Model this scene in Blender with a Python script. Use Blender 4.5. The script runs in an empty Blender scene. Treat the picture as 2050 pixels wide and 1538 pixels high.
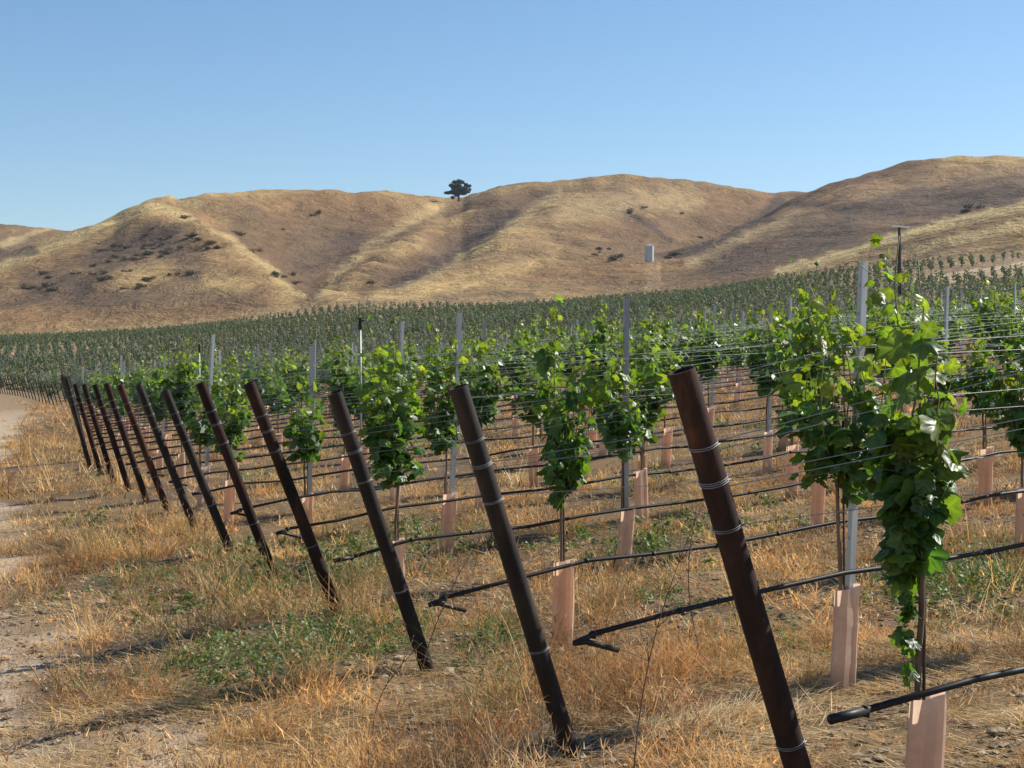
import bpy, math
import numpy as np
from mathutils import Vector

# ------------------------------------------------------------------ camera, sky, sun
F = 3300.0            # focal length in pixels of the 2050 px wide photograph
EYE = 1.6
HZ = 755.0            # image row of the horizon
SUN_AZ, SUN_EL = math.radians(66), math.radians(40)
sc = bpy.context.scene
cam_d = bpy.data.cameras.new("camera"); cam = bpy.data.objects.new("camera", cam_d)
sc.collection.objects.link(cam); sc.camera = cam
cam.location = (0, 0, EYE); cam.rotation_euler = (math.radians(90), 0, 0)
cam_d.sensor_width = 36; cam_d.lens = F / 2050 * 36; cam_d.shift_y = -14 / 2050
cam_d.clip_start = .05; cam_d.clip_end = 12000
world = bpy.data.worlds.new("World"); sc.world = world; world.use_nodes = True
wn = world.node_tree; bg = wn.nodes["Background"]
sky = wn.nodes.new("ShaderNodeTexSky"); sky.sky_type = 'NISHITA'; sky.sun_disc = False
sky.sun_elevation = SUN_EL; sky.sun_rotation = SUN_AZ
sky.air_density = 1.0; sky.dust_density = 0.25; sky.ozone_density = 3.0; sky.altitude = 200
hs = wn.nodes.new("ShaderNodeHueSaturation"); hs.inputs["Saturation"].default_value = 1.12
wn.links.new(sky.outputs[0], hs.inputs["Color"]); wn.links.new(hs.outputs[0], bg.inputs[0])
bg.inputs[1].default_value = 0.095
sun_d = bpy.data.lights.new("sun", 'SUN'); sun = bpy.data.objects.new("sun", sun_d)
sc.collection.objects.link(sun)
sd = Vector((math.sin(SUN_AZ) * math.cos(SUN_EL), math.cos(SUN_AZ) * math.cos(SUN_EL), math.sin(SUN_EL)))
sun.rotation_euler = sd.to_track_quat('Z', 'Y').to_euler()
sun_d.energy = 5.0; sun_d.angle = math.radians(.53); sun_d.color = (1, .95, .87)
sc.view_settings.view_transform = 'Standard'; sc.view_settings.look = 'None'
sc.view_settings.exposure = 0.5; sc.view_settings.gamma = 1
sc.cycles.max_bounces = 6; sc.cycles.transparent_max_bounces = 8

# ------------------------------------------------------------------ numpy noise
def _hash(ix, iy, seed):
    h = (ix.astype(np.int64) * 374761393 + iy.astype(np.int64) * 668265263 + seed * 974634777) & 0xffffffff
    h = ((h ^ (h >> 13)) * 1274126177) & 0xffffffff
    return ((h ^ (h >> 16)) & 0xffff) / 65535.0
def vnoise(x, y, seed=0):
    ix, iy = np.floor(x), np.floor(y); fx, fy = x - ix, y - iy
    fx, fy = fx * fx * (3 - 2 * fx), fy * fy * (3 - 2 * fy)
    a, b = _hash(ix, iy, seed), _hash(ix + 1, iy, seed)
    c, d = _hash(ix, iy + 1, seed), _hash(ix + 1, iy + 1, seed)
    return (a * (1 - fx) + b * fx) * (1 - fy) + (c * (1 - fx) + d * fx) * fy
def fbm(x, y, seed=0, octv=4):
    s, amp, tot = 0, 1.0, 0
    for o in range(octv):
        s = s + amp * vnoise(x * 2 ** o + 17.3 * o, y * 2 ** o + 9.1 * o, seed + o); tot += amp; amp *= .5
    return s / tot
def sstep(a, b, x):
    t = np.clip((x - a) / (b - a), 0, 1); return t * t * (3 - 2 * t)

# ------------------------------------------------------------------ layout of the vineyard
P0 = np.array([.95, 4.84]); PD = np.array([-.327, .945]); RD = np.array([.866, .5]); SP = 2.138
def line_poly():
    pts = [P0 + PD * SP * k for k in range(-3, 13)]
    pts += [np.array(p, float) for p in ((-27.9, 104), (-45.6, 147), (-80, 215), (-160, 350), (-300, 560))]
    return np.array(pts)
LP = line_poly()
_seg = np.linalg.norm(np.diff(LP, axis=0), axis=1); _cum = np.concatenate([[0], np.cumsum(_seg)]) - 3 * SP
def row_start(k):
    s = k * SP
    return np.array([np.interp(s, _cum, LP[:, 0]), np.interp(s, _cum, LP[:, 1])])
def lateral(X, Y):                       # sideways distance from the line of end posts, + is inside the vineyard
    return (X - np.interp(Y, LP[:, 1], LP[:, 0])) * .94
def st(X, Y):                            # across-rows and along-row coordinates near the camera
    dx, dy = X - P0[0], Y - P0[1]
    t = (PD[1] * dx - PD[0] * dy) / (RD[0] * PD[1] - RD[1] * PD[0])
    s = ((dx - t * RD[0]) * PD[0] + (dy - t * RD[1]) * PD[1])
    return s, t

# ------------------------------------------------------------------ terrain
def near_z(X, Y):
    t = .962 * (X - np.interp(Y, LP[:, 1], LP[:, 0]))
    sl = .085
    z = np.where(t > -2.2, sl * t, -sl * 2.2 + .02 * (t + 2.2))
    z = z + .15 * np.exp(-(st(X, Y)[0] / 1.75) ** 2) * sstep(-.5, .6, t)
    z = np.where(t < -12, -sl * 2.2 - .196, z)
    return z
# control points of the far land: (x px, y px, metres away, share of pale gold grass)
CP = []
def cp(g, *pts):
    for p in pts: CP.append((*p, g))
cp(.45, (-500,828,110),(-200,824,110),(0,822,110),(140,818,110),(300,801,110))
for x in (500, 760, 1025, 1400, 1750, 2050, 2400, 2900):
    for d in (80, 110):
        X = (x - 1025) / F * d; z = float(near_z(np.array(X), np.array(float(d))))
        CP.append((x, HZ + (EYE - z) / d * F, d, .45))
cp(.45, (-400,790,150),(0,788,150),(200,775,150),(500,742,150),(1025,695,150),(1500,650,150),(1800,628,150),(2050,600,150),(2400,572,150),(2900,545,150))
cp(.45, (-400,748,220),(0,735,220),(500,700,220),(1025,650,220),(1500,605,220),(1800,558,220),(2050,522,210),(2400,470,215))
cp(.45, (-400,700,300),(0,692,300),(500,664,300),(1025,625,300),(1500,578,300))
cp(.35, (-400,672,380),(0,664,380),(200,662,380),(400,652,380),(630,625,380),(1000,611,350),(1200,602,350),(1400,584,320),(1560,563,290),(1700,545,266),(1850,524,250),(2000,511,233),(2200,486,220))
# first hill, its nose and the scrubby left face
def ln(g, pts, sub=4, back=None):
    """ridge line as dense points; back=(dx, dy, dd): the hidden hollow and the flank seen behind it"""
    P = np.array(pts, float); i = np.linspace(0, len(P) - 1, (len(P) - 1) * sub + 1)
    Q = np.stack([np.interp(i, np.arange(len(P)), P[:, c]) for c in range(3)], 1)
    cp(g, *[tuple(q) for q in Q])
    if back:
        for dx, dy, dd in back: cp(g * .4, *[(q[0] + dx, q[1] + dy, q[2] + dd) for q in Q[1:-1]])
ln(.8, ((-200,585,545),(0,525,545),(100,488,560),(175,455,590),(230,430,610),(290,402,640)), 3)
ln(.7, ((290,402,640),(340,390,670),(450,380,710),(650,378,750),(800,385,775),(890,396,780)), 3)
ln(.95, ((300,404,630),(370,432,560),(470,482,500),(540,535,450),(600,588,410),(628,612,385)), 4, [(14,-2,45),(22,-9,85)])
cp(.2, (330,480,535),(200,510,515),(120,560,455),(300,550,450),(420,560,440),(220,605,410),(0,605,425),(500,600,400),(0,640,392),(350,620,395),(400,510,500))
ln(.3, ((640,608,430),(600,550,540),(570,500,610),(560,450,670)), 3)
cp(.4, (600,420,715),(720,440,715),(700,480,670),(500,430,650),(780,420,745),(640,395,745),(660,520,600))
ln(.9, ((935,402,740),(850,444,640),(760,497,540),(690,552,450),(648,598,395)), 4, [(-12,-1,40),(-20,-8,80)])
ln(.05, ((1035,424,735),(945,482,635),(862,532,550),(790,572,470)), 3)
cp(.1, (960,430,715),(880,470,640),(790,525,540),(720,575,440),(1060,396,780))
cp(.6, (960,384,770),(1000,372,790),(1100,360,810),(1200,352,830),(1290,353,830),(1400,364,840),(1500,378,850),(1600,384,860))
ln(.9, ((1130,378,760),(1060,424,650),(980,480,545),(900,530,460),(820,572,405),(740,600,375)), 4, [(-10,0,35)])
cp(.45, (1200,430,660),(1150,500,520),(1060,560,420),(950,592,375),(1300,430,680),(1250,500,530),(1200,560,400),(1330,470,600),(1420,430,720))
ln(.2, ((1255,420,705),(1300,455,655),(1345,490,590)), 3)
cp(.35, (1300,524,480),(1260,530,470),(1330,526,470),(1300,572,390))
# valley and right hill
ln(.2, ((1590,392,860),(1545,425,800),(1470,472,700),(1385,505,610),(1350,532,500)), 4)
ln(.25, ((1640,378,690),(1700,357,670),(1800,326,645),(1850,313,630)), 2)
cp(.9, (1930,307,625),(2050,313,640),(2300,335,640),(2700,380,640))
ln(.5, ((1625,400,640),(1560,436,570),(1500,468,520),(1430,500,460),(1370,535,420)), 4, [(-12,-2,45),(-22,-8,90)])
cp(.12, (1700,420,530),(1600,480,430),(1500,530,375),(1800,390,540),(1900,400,500),(2030,370,500),(1750,470,400),(2300,390,480))
cp(.2, (1560,560,315),(1680,508,340))
ln(.95, ((1560,545,303),(1700,503,288),(1850,458,276),(2050,408,265),(2300,355,255),(2700,300,255)), 3, [(-4,2,30)])
cp(.5, (1780,512,258),(1900,480,250),(2050,440,248),(2300,400,240))
cp(.9, (1950,492,238),(2100,462,232))
# fall behind the crests, and the farther ridge at the left
for x, y, d in ((-400,660,700),(0,560,720),(175,478,760),(290,430,800),(450,405,880),(650,400,940),(890,415,960),(1100,385,1000),(1290,380,1020),(1500,400,1050),(1640,400,900),(1850,345,820),(2050,345,830),(2500,380,830)):
    CP.append((x, y, d, .5))
    CP.append((x, 700, d * 1.9, .5))
cp(.15, (-400,440,1150),(-100,446,1150),(0,448,1150),(100,450,1150),(190,452,1150),(300,470,1150))
cp(.3, (0,500,880),(-200,520,850),(60,470,980),(-300,500,900))
CP = np.array(CP, float)
CX = (CP[:, 0] - 1025) / F * CP[:, 2]; CY = CP[:, 2]; CZ = EYE - (CP[:, 1] - HZ) / F * CP[:, 2]
def _kern(r): return r
_A = _kern(np.hypot(CX[:, None] - CX, CY[:, None] - CY)); n = len(CX)
_M = np.zeros((n + 3, n + 3)); _M[:n, :n] = _A - np.eye(n) * 1.5
_Pm = np.stack([np.ones(n), CX, CY], 1); _M[:n, n:] = _Pm; _M[n:, :n] = _Pm.T
_W = np.linalg.solve(_M, np.concatenate([CZ, np.zeros(3)]))
def far_fields(X, Y):
    X, Y = np.ravel(X), np.ravel(Y); z = np.empty(len(X)); g = np.empty(len(X))
    for i in range(0, len(X), 20000):
        x, y = X[i:i + 20000], Y[i:i + 20000]
        r = np.hypot(x[:, None] - CX, y[:, None] - CY)
        z[i:i + 20000] = _kern(r) @ _W[:n] + _W[n] + _W[n + 1] * x + _W[n + 2] * y
        w = 1 / (r + 4) ** 3.2
        g[i:i + 20000] = (w @ CP[:, 3]) / w.sum(1)
    return z, g
def ground(X, Y, detail=True):
    X = np.asarray(X, float); Y = np.asarray(Y, float); shp = X.shape
    X, Y = X.ravel(), Y.ravel(); r = np.hypot(X, Y)
    z = near_z(X, Y); far = (r > 60)
    if far.any():
        zf, _ = far_fields(X[far], Y[far]); w = sstep(60, 105, r[far])
        z[far] = z[far] * (1 - w) + zf * w
        hill = sstep(320, 480, r[far])
        z[far] += hill * ((fbm(X[far] / 60, Y[far] / 60, 5, 4) - .5) * 2.5 + (np.abs(fbm(X[far] / 30, Y[far] / 60, 8, 3) - .5) - .11) * 7 + (fbm(X[far] / 11, Y[far] / 11, 6, 3) - .5) * 2.4)
        hx = 1025 + F * X[far] / np.maximum(Y[far], 1)
        z[far] -= np.interp(hx, [0, 175, 230, 290, 340, 400, 450, 550, 800, 850, 890, 925, 945, 1000, 1200, 1290, 1500, 1600, 1700, 1760, 2040], [13, 20, 22, 11, 4, 1, 2, 8, 8, 13, 23, 23, 15, 5, 4, -1, 3, -2, -4, 3, 7]) / F * r[far] * sstep(430, 600, r[far])
        z[far] = np.where(r[far] > 1300, z[far] - (r[far] - 1300) * .1, z[far])
    if detail:
        nr = 1 - sstep(45, 90, r)
        z += nr * ((fbm(X / 1.5, Y / 1.5, 11, 3) - .5) * .10 + (fbm(X / .22, Y / .22, 12, 2) - .5) * .035)
    return z.reshape(shp)
def gz(x, y): return float(ground(np.array([x]), np.array([y]))[0])
def px_to_ground(px, py):
    u = (px - 1025) / F; v = (HZ - py) / F
    d = np.geomspace(3, 1400, 5000); z = ground(u * d, d, False); ray = EYE + v * d
    below = np.where(z >= ray)[0]
    k = below[0] if len(below) else 4999
    return float(u * d[k]), float(d[k])
def to_px(X, Y, Z): return 1025 + F * X / Y, HZ + F * (EYE - Z) / Y

# ------------------------------------------------------------------ materials
def new_mat(name):
    m = bpy.data.materials.new(name); m.use_nodes = True; nt = m.node_tree
    return m, nt, nt.nodes["Principled BSDF"]
def N(nt, typ, **kw):
    nd = nt.nodes.new(typ)
    for k, v in kw.items():
        if k in nd.inputs: nd.inputs[k].default_value = v
        else: setattr(nd, k, v)
    return nd
def L(nt, a, b): nt.links.new(a, b)
def ramp(nt, fac, stops):
    r = nt.nodes.new("ShaderNodeValToRGB"); e = r.color_ramp.elements
    while len(e) < len(stops): e.new(.5)
    for i, (p, c) in enumerate(stops): e[i].position = p; e[i].color = (*c, 1) if len(c) == 3 else c
    L(nt, fac, r.inputs[0]); return r.outputs[0]
def mixc(nt, fac, a, b, typ='MIX'):
    m = nt.nodes.new("ShaderNodeMix"); m.data_type = 'RGBA'; m.blend_type = typ
    for s, v in ((m.inputs[0], fac), (m.inputs[6], a), (m.inputs[7], b)):
        if hasattr(v, 'is_linked'): L(nt, v, s)
        else: s.default_value = v if not isinstance(v, tuple) else (*v, 1)
    return m.outputs[2]
def noise(nt, vec, scale, detail=4, rough=.6, dist=0):
    nd = N(nt, "ShaderNodeTexNoise", Scale=scale, Detail=detail, Roughness=rough, Distortion=dist)
    L(nt, vec, nd.inputs["Vector"]); return nd.outputs["Fac"]

def leafy_material(name, rough=.5, transl=.35, tint=(1.5, 1.35, .45), spec=.5):
    m, nt, b = new_mat(name)
    at = N(nt, "ShaderNodeAttribute", attribute_name="col")
    L(nt, at.outputs["Color"], b.inputs["Base Color"]); b.inputs["Roughness"].default_value = rough
    b.inputs["Specular IOR Level"].default_value = spec
    tr = N(nt, "ShaderNodeBsdfTranslucent"); L(nt, mixc(nt, 1.0, at.outputs["Color"], tint, 'MULTIPLY'), tr.inputs[0])
    mx = N(nt, "ShaderNodeMixShader"); mx.inputs[0].default_value = transl
    L(nt, b.outputs[0], mx.inputs[1]); L(nt, tr.outputs[0], mx.inputs[2])
    L(nt, mx.outputs[0], nt.nodes["Material Output"].inputs[0]); return m
M_LEAF = leafy_material("vine_leaf", .40, .48, (1.7, 1.7, .4), .5)
M_WEED = leafy_material("weed_leaf", .55, .3)
M_GRASS = leafy_material("dry_grass", .6, .35, (1.05, 1.0, .85), .3)
M_FAR = leafy_material("far_leaf", .6, .25, (1.4, 1.4, .6), .25)
M_TREE = leafy_material("tree_leaf", .6, .15, (1.2, 1.3, .6), .2)

def terrain_material():
    m, nt, b = new_mat("terrain")
    geo = N(nt, "ShaderNodeTexCoord"); v = geo.outputs["Object"]
    at = N(nt, "ShaderNodeAttribute", attribute_name="col")
    gd = N(nt, "ShaderNodeAttribute", attribute_name="far")
    # near soil detail
    n1 = noise(nt, v, 2.2, 5); n2 = noise(nt, v, 30, 5, .7); n3 = noise(nt, v, 160, 3, .7)
    nearf = mixc(nt, .5, ramp(nt, n1, [(.3, (.62,.6,.58)), (.7, (1.25,1.22,1.18))]), ramp(nt, n2, [(.3, (.5,.48,.46)), (.7, (1.4,1.38,1.34))]))
    nearf = mixc(nt, .35, nearf, ramp(nt, n3, [(.3, (.4,.4,.4)), (.7, (1.6,1.6,1.55))]))
    # hills: clumps and streaks of grass
    mp = N(nt, "ShaderNodeMapping"); mp.inputs["Scale"].default_value = (1, .6, 1.9); L(nt, v, mp.inputs[0])
    h1 = noise(nt, mp.outputs[0], .02, 6, .6); h2 = noise(nt, mp.outputs[0], .13, 6, .7, .6); h3 = noise(nt, mp.outputs[0], .9, 5, .85)
    farf = mixc(nt, .62, ramp(nt, h1, [(.35, (.75,.68,.66)), (.65, (1.22,1.2,1.12))]), ramp(nt, h2, [(.38, (.42,.40,.42)), (.5, (.95,.93,.9)), (.63, (1.65,1.55,1.3))]))
    farf = mixc(nt, .5, farf, ramp(nt, h3, [(.34, (.25,.25,.28)), (.64, (1.85,1.8,1.6))]))
    fac = mixc(nt, gd.outputs["Fac"], nearf, farf)
    L(nt, mixc(nt, 1.0, at.outputs["Color"], fac, 'MULTIPLY'), b.inputs["Base Color"])
    b.inputs["Roughness"].default_value = .95; b.inputs["Specular IOR Level"].default_value = .1
    bu = N(nt, "ShaderNodeBump", Strength=.7, Distance=.03); L(nt, n2, bu.inputs["Height"])
    bf = N(nt, "ShaderNodeBump", Strength=.8, Distance=3.5); L(nt, h2, bf.inputs["Height"])
    mv = N(nt, "ShaderNodeMix"); mv.data_type = 'VECTOR'
    L(nt, gd.outputs["Fac"], mv.inputs[0]); L(nt, bu.outputs[0], mv.inputs[4]); L(nt, bf.outputs[0], mv.inputs[5])
    L(nt, mv.outputs[1], b.inputs["Normal"]); return m
M_TERRAIN = terrain_material()

def simple(name, stops, scale=8, rough=.6, metal=0, bump=0, stretch=(1, 1, 1), rnd=.25, spec=.5, alt=None):
    m, nt, b = new_mat(name)
    co = N(nt, "ShaderNodeTexCoord"); mp = N(nt, "ShaderNodeMapping"); mp.inputs["Scale"].default_value = stretch
    oi = N(nt, "ShaderNodeObjectInfo"); ad = N(nt, "ShaderNodeVectorMath"); ad.operation = 'ADD'
    sc_ = N(nt, "ShaderNodeVectorMath"); sc_.operation = 'SCALE'; sc_.inputs["Scale"].default_value = 40
    cb = N(nt, "ShaderNodeCombineXYZ"); L(nt, oi.outputs["Random"], cb.inputs[0]); L(nt, oi.outputs["Random"], cb.inputs[1])
    L(nt, cb.outputs[0], sc_.inputs[0])
    L(nt, co.outputs["Object"], mp.inputs[0]); L(nt, mp.outputs[0], ad.inputs[0]); L(nt, sc_.outputs[0], ad.inputs[1])
    n1 = noise(nt, ad.outputs[0], scale, 6, .65)
    c = ramp(nt, n1, stops)
    if alt:
        pw = N(nt, 'ShaderNodeMath'); pw.operation = 'POWER'; pw.inputs[1].default_value = 3; L(nt, oi.outputs['Random'], pw.inputs[0])
        n9 = noise(nt, ad.outputs[0], scale * .35, 5, .7); mu = N(nt, 'ShaderNodeMath'); mu.operation = 'MULTIPLY'; mu.use_clamp = True
        n9 = ramp(nt, n9, [(.35, (.1, .1, .1)), (.6, (1, 1, 1))]); L(nt, n9, mu.inputs[0]); L(nt, pw.outputs[0], mu.inputs[1]); c = mixc(nt, mu.outputs[0], c, alt)
    br = N(nt, "ShaderNodeMapRange"); br.inputs[3].default_value = 1 - rnd; br.inputs[4].default_value = 1 + rnd
    L(nt, oi.outputs["Random"], br.inputs[0])
    vm = N(nt, "ShaderNodeVectorMath"); vm.operation = 'SCALE'; L(nt, c, vm.inputs[0]); L(nt, br.outputs[0], vm.inputs["Scale"])
    L(nt, vm.outputs[0], b.inputs["Base Color"])
    b.inputs["Roughness"].default_value = rough; b.inputs["Metallic"].default_value = metal
    b.inputs["Specular IOR Level"].default_value = spec
    if bump:
        bu = N(nt, "ShaderNodeBump", Strength=bump, Distance=.004); L(nt, n1, bu.inputs["Height"]); L(nt, bu.outputs[0], b.inputs["Normal"])
    return m
M_RUST = simple("rusty_pipe", [(.3, (.010,.006,.005)), (.46, (.020,.011,.008)), (.6, (.038,.018,.012)), (.8, (.11,.045,.022))], 9, .82, 0, 1.0, (1, 1, .3), .25, .2)
M_RUST_DARK = simple("dark_weathered_pipe", [(.3, (.008,.006,.006)), (.5, (.020,.014,.011)), (.66, (.040,.028,.018)), (.82, (.09,.04,.02))], 9, .7, 0, 1.0, (1, 1, .3), .25, .25)
M_RUST_RED = simple("orange_rust_pipe", [(.3, (.018,.008,.005)), (.5, (.050,.018,.009)), (.66, (.10,.036,.013)), (.82, (.20,.075,.025))], 9, .75, 0, 1.0, (1, 1, .3), .2, .25)
M_WIRE = simple("galvanised_wire", [(.3, (.24,.25,.24)), (.7, (.42,.43,.41))], 20, .5, .6, 0, rnd=.12)
M_WRAP = simple("dull_wrap_wire", [(.3, (.12,.115,.11)), (.7, (.26,.25,.24))], 20, .55, .4, 0, rnd=.2)
M_STAKE = simple("galvanised_stake", [(.3, (.27,.27,.265)), (.7, (.44,.44,.43))], 6, .5, .35, .2, (1, 1, .2), .12)
M_ROD = simple("dark_training_rod", [(.3, (.05,.028,.022)), (.7, (.12,.06,.04))], 20, .7)
M_HOSE = simple("black_hose", [(.3, (.007,.007,.007)), (.62, (.018,.017,.016)), (.8, (.05,.045,.04))], 30, .5, 0, 0, rnd=.1, spec=.3)
M_BARK = simple("vine_bark", [(.3, (.10,.06,.035)), (.7, (.24,.15,.09))], 30, .9, 0, .8, (1, 1, .2))
M_SHOOT = simple("green_shoot", [(.3, (.16,.17,.05)), (.7, (.24,.18,.09))], 12, .6)
M_TANK = simple("tank_steel", [(.3, (.42,.44,.46)), (.7, (.55,.56,.57))], .6, .5, 0, 0, (1, 1, .3), .03)
M_POLE = simple("dark_pole_wood", [(.3, (.035,.024,.02)), (.7, (.08,.055,.045))], 3, .85, 0, .4, (4, 4, .3), .1)
M_ARM = simple("weathered_crossarm", [(.3, (.38,.32,.26)), (.7, (.5,.42,.34))], 3, .8)
M_TRUNK = simple("oak_bark", [(.3, (.05,.035,.028)), (.7, (.12,.085,.065))], 1.5, .9)
def tube_material():
    m, nt, b = new_mat("carton_tube")
    co = N(nt, "ShaderNodeTexCoord"); oi = N(nt, "ShaderNodeObjectInfo")
    n1 = noise(nt, co.outputs["Object"], 5, 4); n2 = noise(nt, co.outputs["Object"], 40, 3)
    c = ramp(nt, n1, [(.3, (.84,.55,.37)), (.7, (.93,.68,.49))])
    c = mixc(nt, .15, c, ramp(nt, n2, [(.3, (.3,.2,.15)), (.7, (.8,.6,.48))]))
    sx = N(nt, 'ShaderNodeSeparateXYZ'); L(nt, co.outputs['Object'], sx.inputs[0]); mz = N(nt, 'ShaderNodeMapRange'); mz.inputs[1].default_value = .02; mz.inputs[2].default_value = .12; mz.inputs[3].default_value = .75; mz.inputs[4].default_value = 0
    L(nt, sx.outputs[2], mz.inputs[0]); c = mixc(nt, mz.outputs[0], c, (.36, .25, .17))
    hsv = N(nt, "ShaderNodeHueSaturation"); mr = N(nt, "ShaderNodeMapRange"); mr.inputs[3].default_value = .85; mr.inputs[4].default_value = 1.1
    L(nt, oi.outputs["Random"], mr.inputs[0]); L(nt, mr.outputs[0], hsv.inputs["Saturation"]); L(nt, c, hsv.inputs["Color"])
    L(nt, hsv.outputs[0], b.inputs["Base Color"]); b.inputs["Roughness"].default_value = .7; b.inputs["Specular IOR Level"].default_value = .25
    tr = N(nt, "ShaderNodeBsdfTranslucent"); L(nt, hsv.outputs[0], tr.inputs[0])
    mx = N(nt, "ShaderNodeMixShader"); mx.inputs[0].default_value = .55
    L(nt, b.outputs[0], mx.inputs[1]); L(nt, tr.outputs[0], mx.inputs[2])
    L(nt, mx.outputs[0], nt.nodes["Material Output"].inputs[0]); return m
M_TUBE = tube_material()

# ------------------------------------------------------------------ mesh helpers
def mesh_np(name, V, faces, mat, col=None, smooth=False, extra=None):
    """V (n,3); faces: list of (m,k) index arrays"""
    me = bpy.data.meshes.new(name); V = np.asarray(V, np.float32)
    me.vertices.add(len(V)); me.vertices.foreach_set("co", V.ravel())
    loops = np.concatenate([f.ravel() for f in faces]).astype(np.int32)
    tot = np.concatenate([np.full(len(f), f.shape[1], np.int32) for f in faces])
    me.loops.add(len(loops)); me.loops.foreach_set("vertex_index", loops)
    me.polygons.add(len(tot)); me.polygons.foreach_set("loop_start", np.concatenate([[0], np.cumsum(tot)[:-1]]).astype(np.int32))
    me.polygons.foreach_set("loop_total", tot)
    me.polygons.foreach_set("use_smooth", np.full(len(tot), smooth, dtype=bool))
    if col is not None:
        a = me.attributes.new("col", 'FLOAT_COLOR', 'POINT')
        a.data.foreach_set("color", np.concatenate([col, np.ones((len(col), 1))], 1).astype(np.float32).ravel())
    for k, v in (extra or {}).items():
        a = me.attributes.new(k, 'FLOAT', 'POINT'); a.data.foreach_set("value", np.asarray(v, np.float32))
    me.update(calc_edges=True); me.validate(); me.materials.append(mat); return me
def link(name, data, parent=None, loc=None, rz=0):
    o = bpy.data.objects.new(name, data); sc.collection.objects.link(o)
    if parent is not None: o.parent = parent
    if loc is not None: o.location = loc
    if rz: o.rotation_euler[2] = rz
    return o
def tag(o, label=None, cat=None, group=None, kind=None):
    if label: o["label"] = label
    if cat: o["category"] = cat
    if group: o["group"] = group
    if kind: o["kind"] = kind
    return o
class MB:
    def __init__(s): s.V = []; s.F = []; s.n = 0
    def add(s, v, fs):
        v = np.asarray(v, float); s.V.append(v)
        for f in fs: s.F.append(np.asarray(f) + s.n)
        s.n += len(v)
    def tube(s, pts, rad, sides=8, cap=True):
        P = np.asarray(pts, float); m = len(P); rad = np.broadcast_to(rad, (m,))
        T = np.gradient(P, axis=0); T /= np.linalg.norm(T, axis=1)[:, None] + 1e-12
        up = np.array([0, 0, 1.0]) if abs(T[:, 2]).mean() < .8 else np.array([1.0, 0, 0])
        A = np.cross(T, up); A /= np.linalg.norm(A, axis=1)[:, None]; B = np.cross(T, A)
        an = np.arange(sides) * 2 * np.pi / sides
        V = P[:, None] + rad[:, None, None] * (np.cos(an)[None, :, None] * A[:, None] + np.sin(an)[None, :, None] * B[:, None])
        i = np.arange(m - 1)[:, None] * sides; j = np.arange(sides)[None]; j2 = (j + 1) % sides
        q = np.stack([i + j, i + j2, i + sides + j2, i + sides + j], -1).reshape(-1, 4)
        fs = [q[:, ::-1]]
        if cap: fs += [np.arange(sides)[None], (np.arange(sides) + (m - 1) * sides)[None, ::-1]]
        s.add(V.reshape(-1, 3), fs)
    def box(s, c, size, R=None):
        x, y, z = np.array(size) / 2
        v = np.array([[a, b, d] for a in (-x, x) for b in (-y, y) for d in (-z, z)])
        if R is not None: v = v @ R.T
        s.add(v + np.array(c), [np.array([[0,1,3,2],[4,6,7,5],[0,4,5,1],[2,3,7,6],[0,2,6,4],[1,5,7,3]])])
    def mesh(s, name, mat, smooth=False):
        by = {}
        for f in s.F: by.setdefault(f.shape[1], []).append(f)
        return mesh_np(name, np.concatenate(s.V), [np.concatenate(v) for v in by.values()], mat, smooth=smooth)

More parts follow.
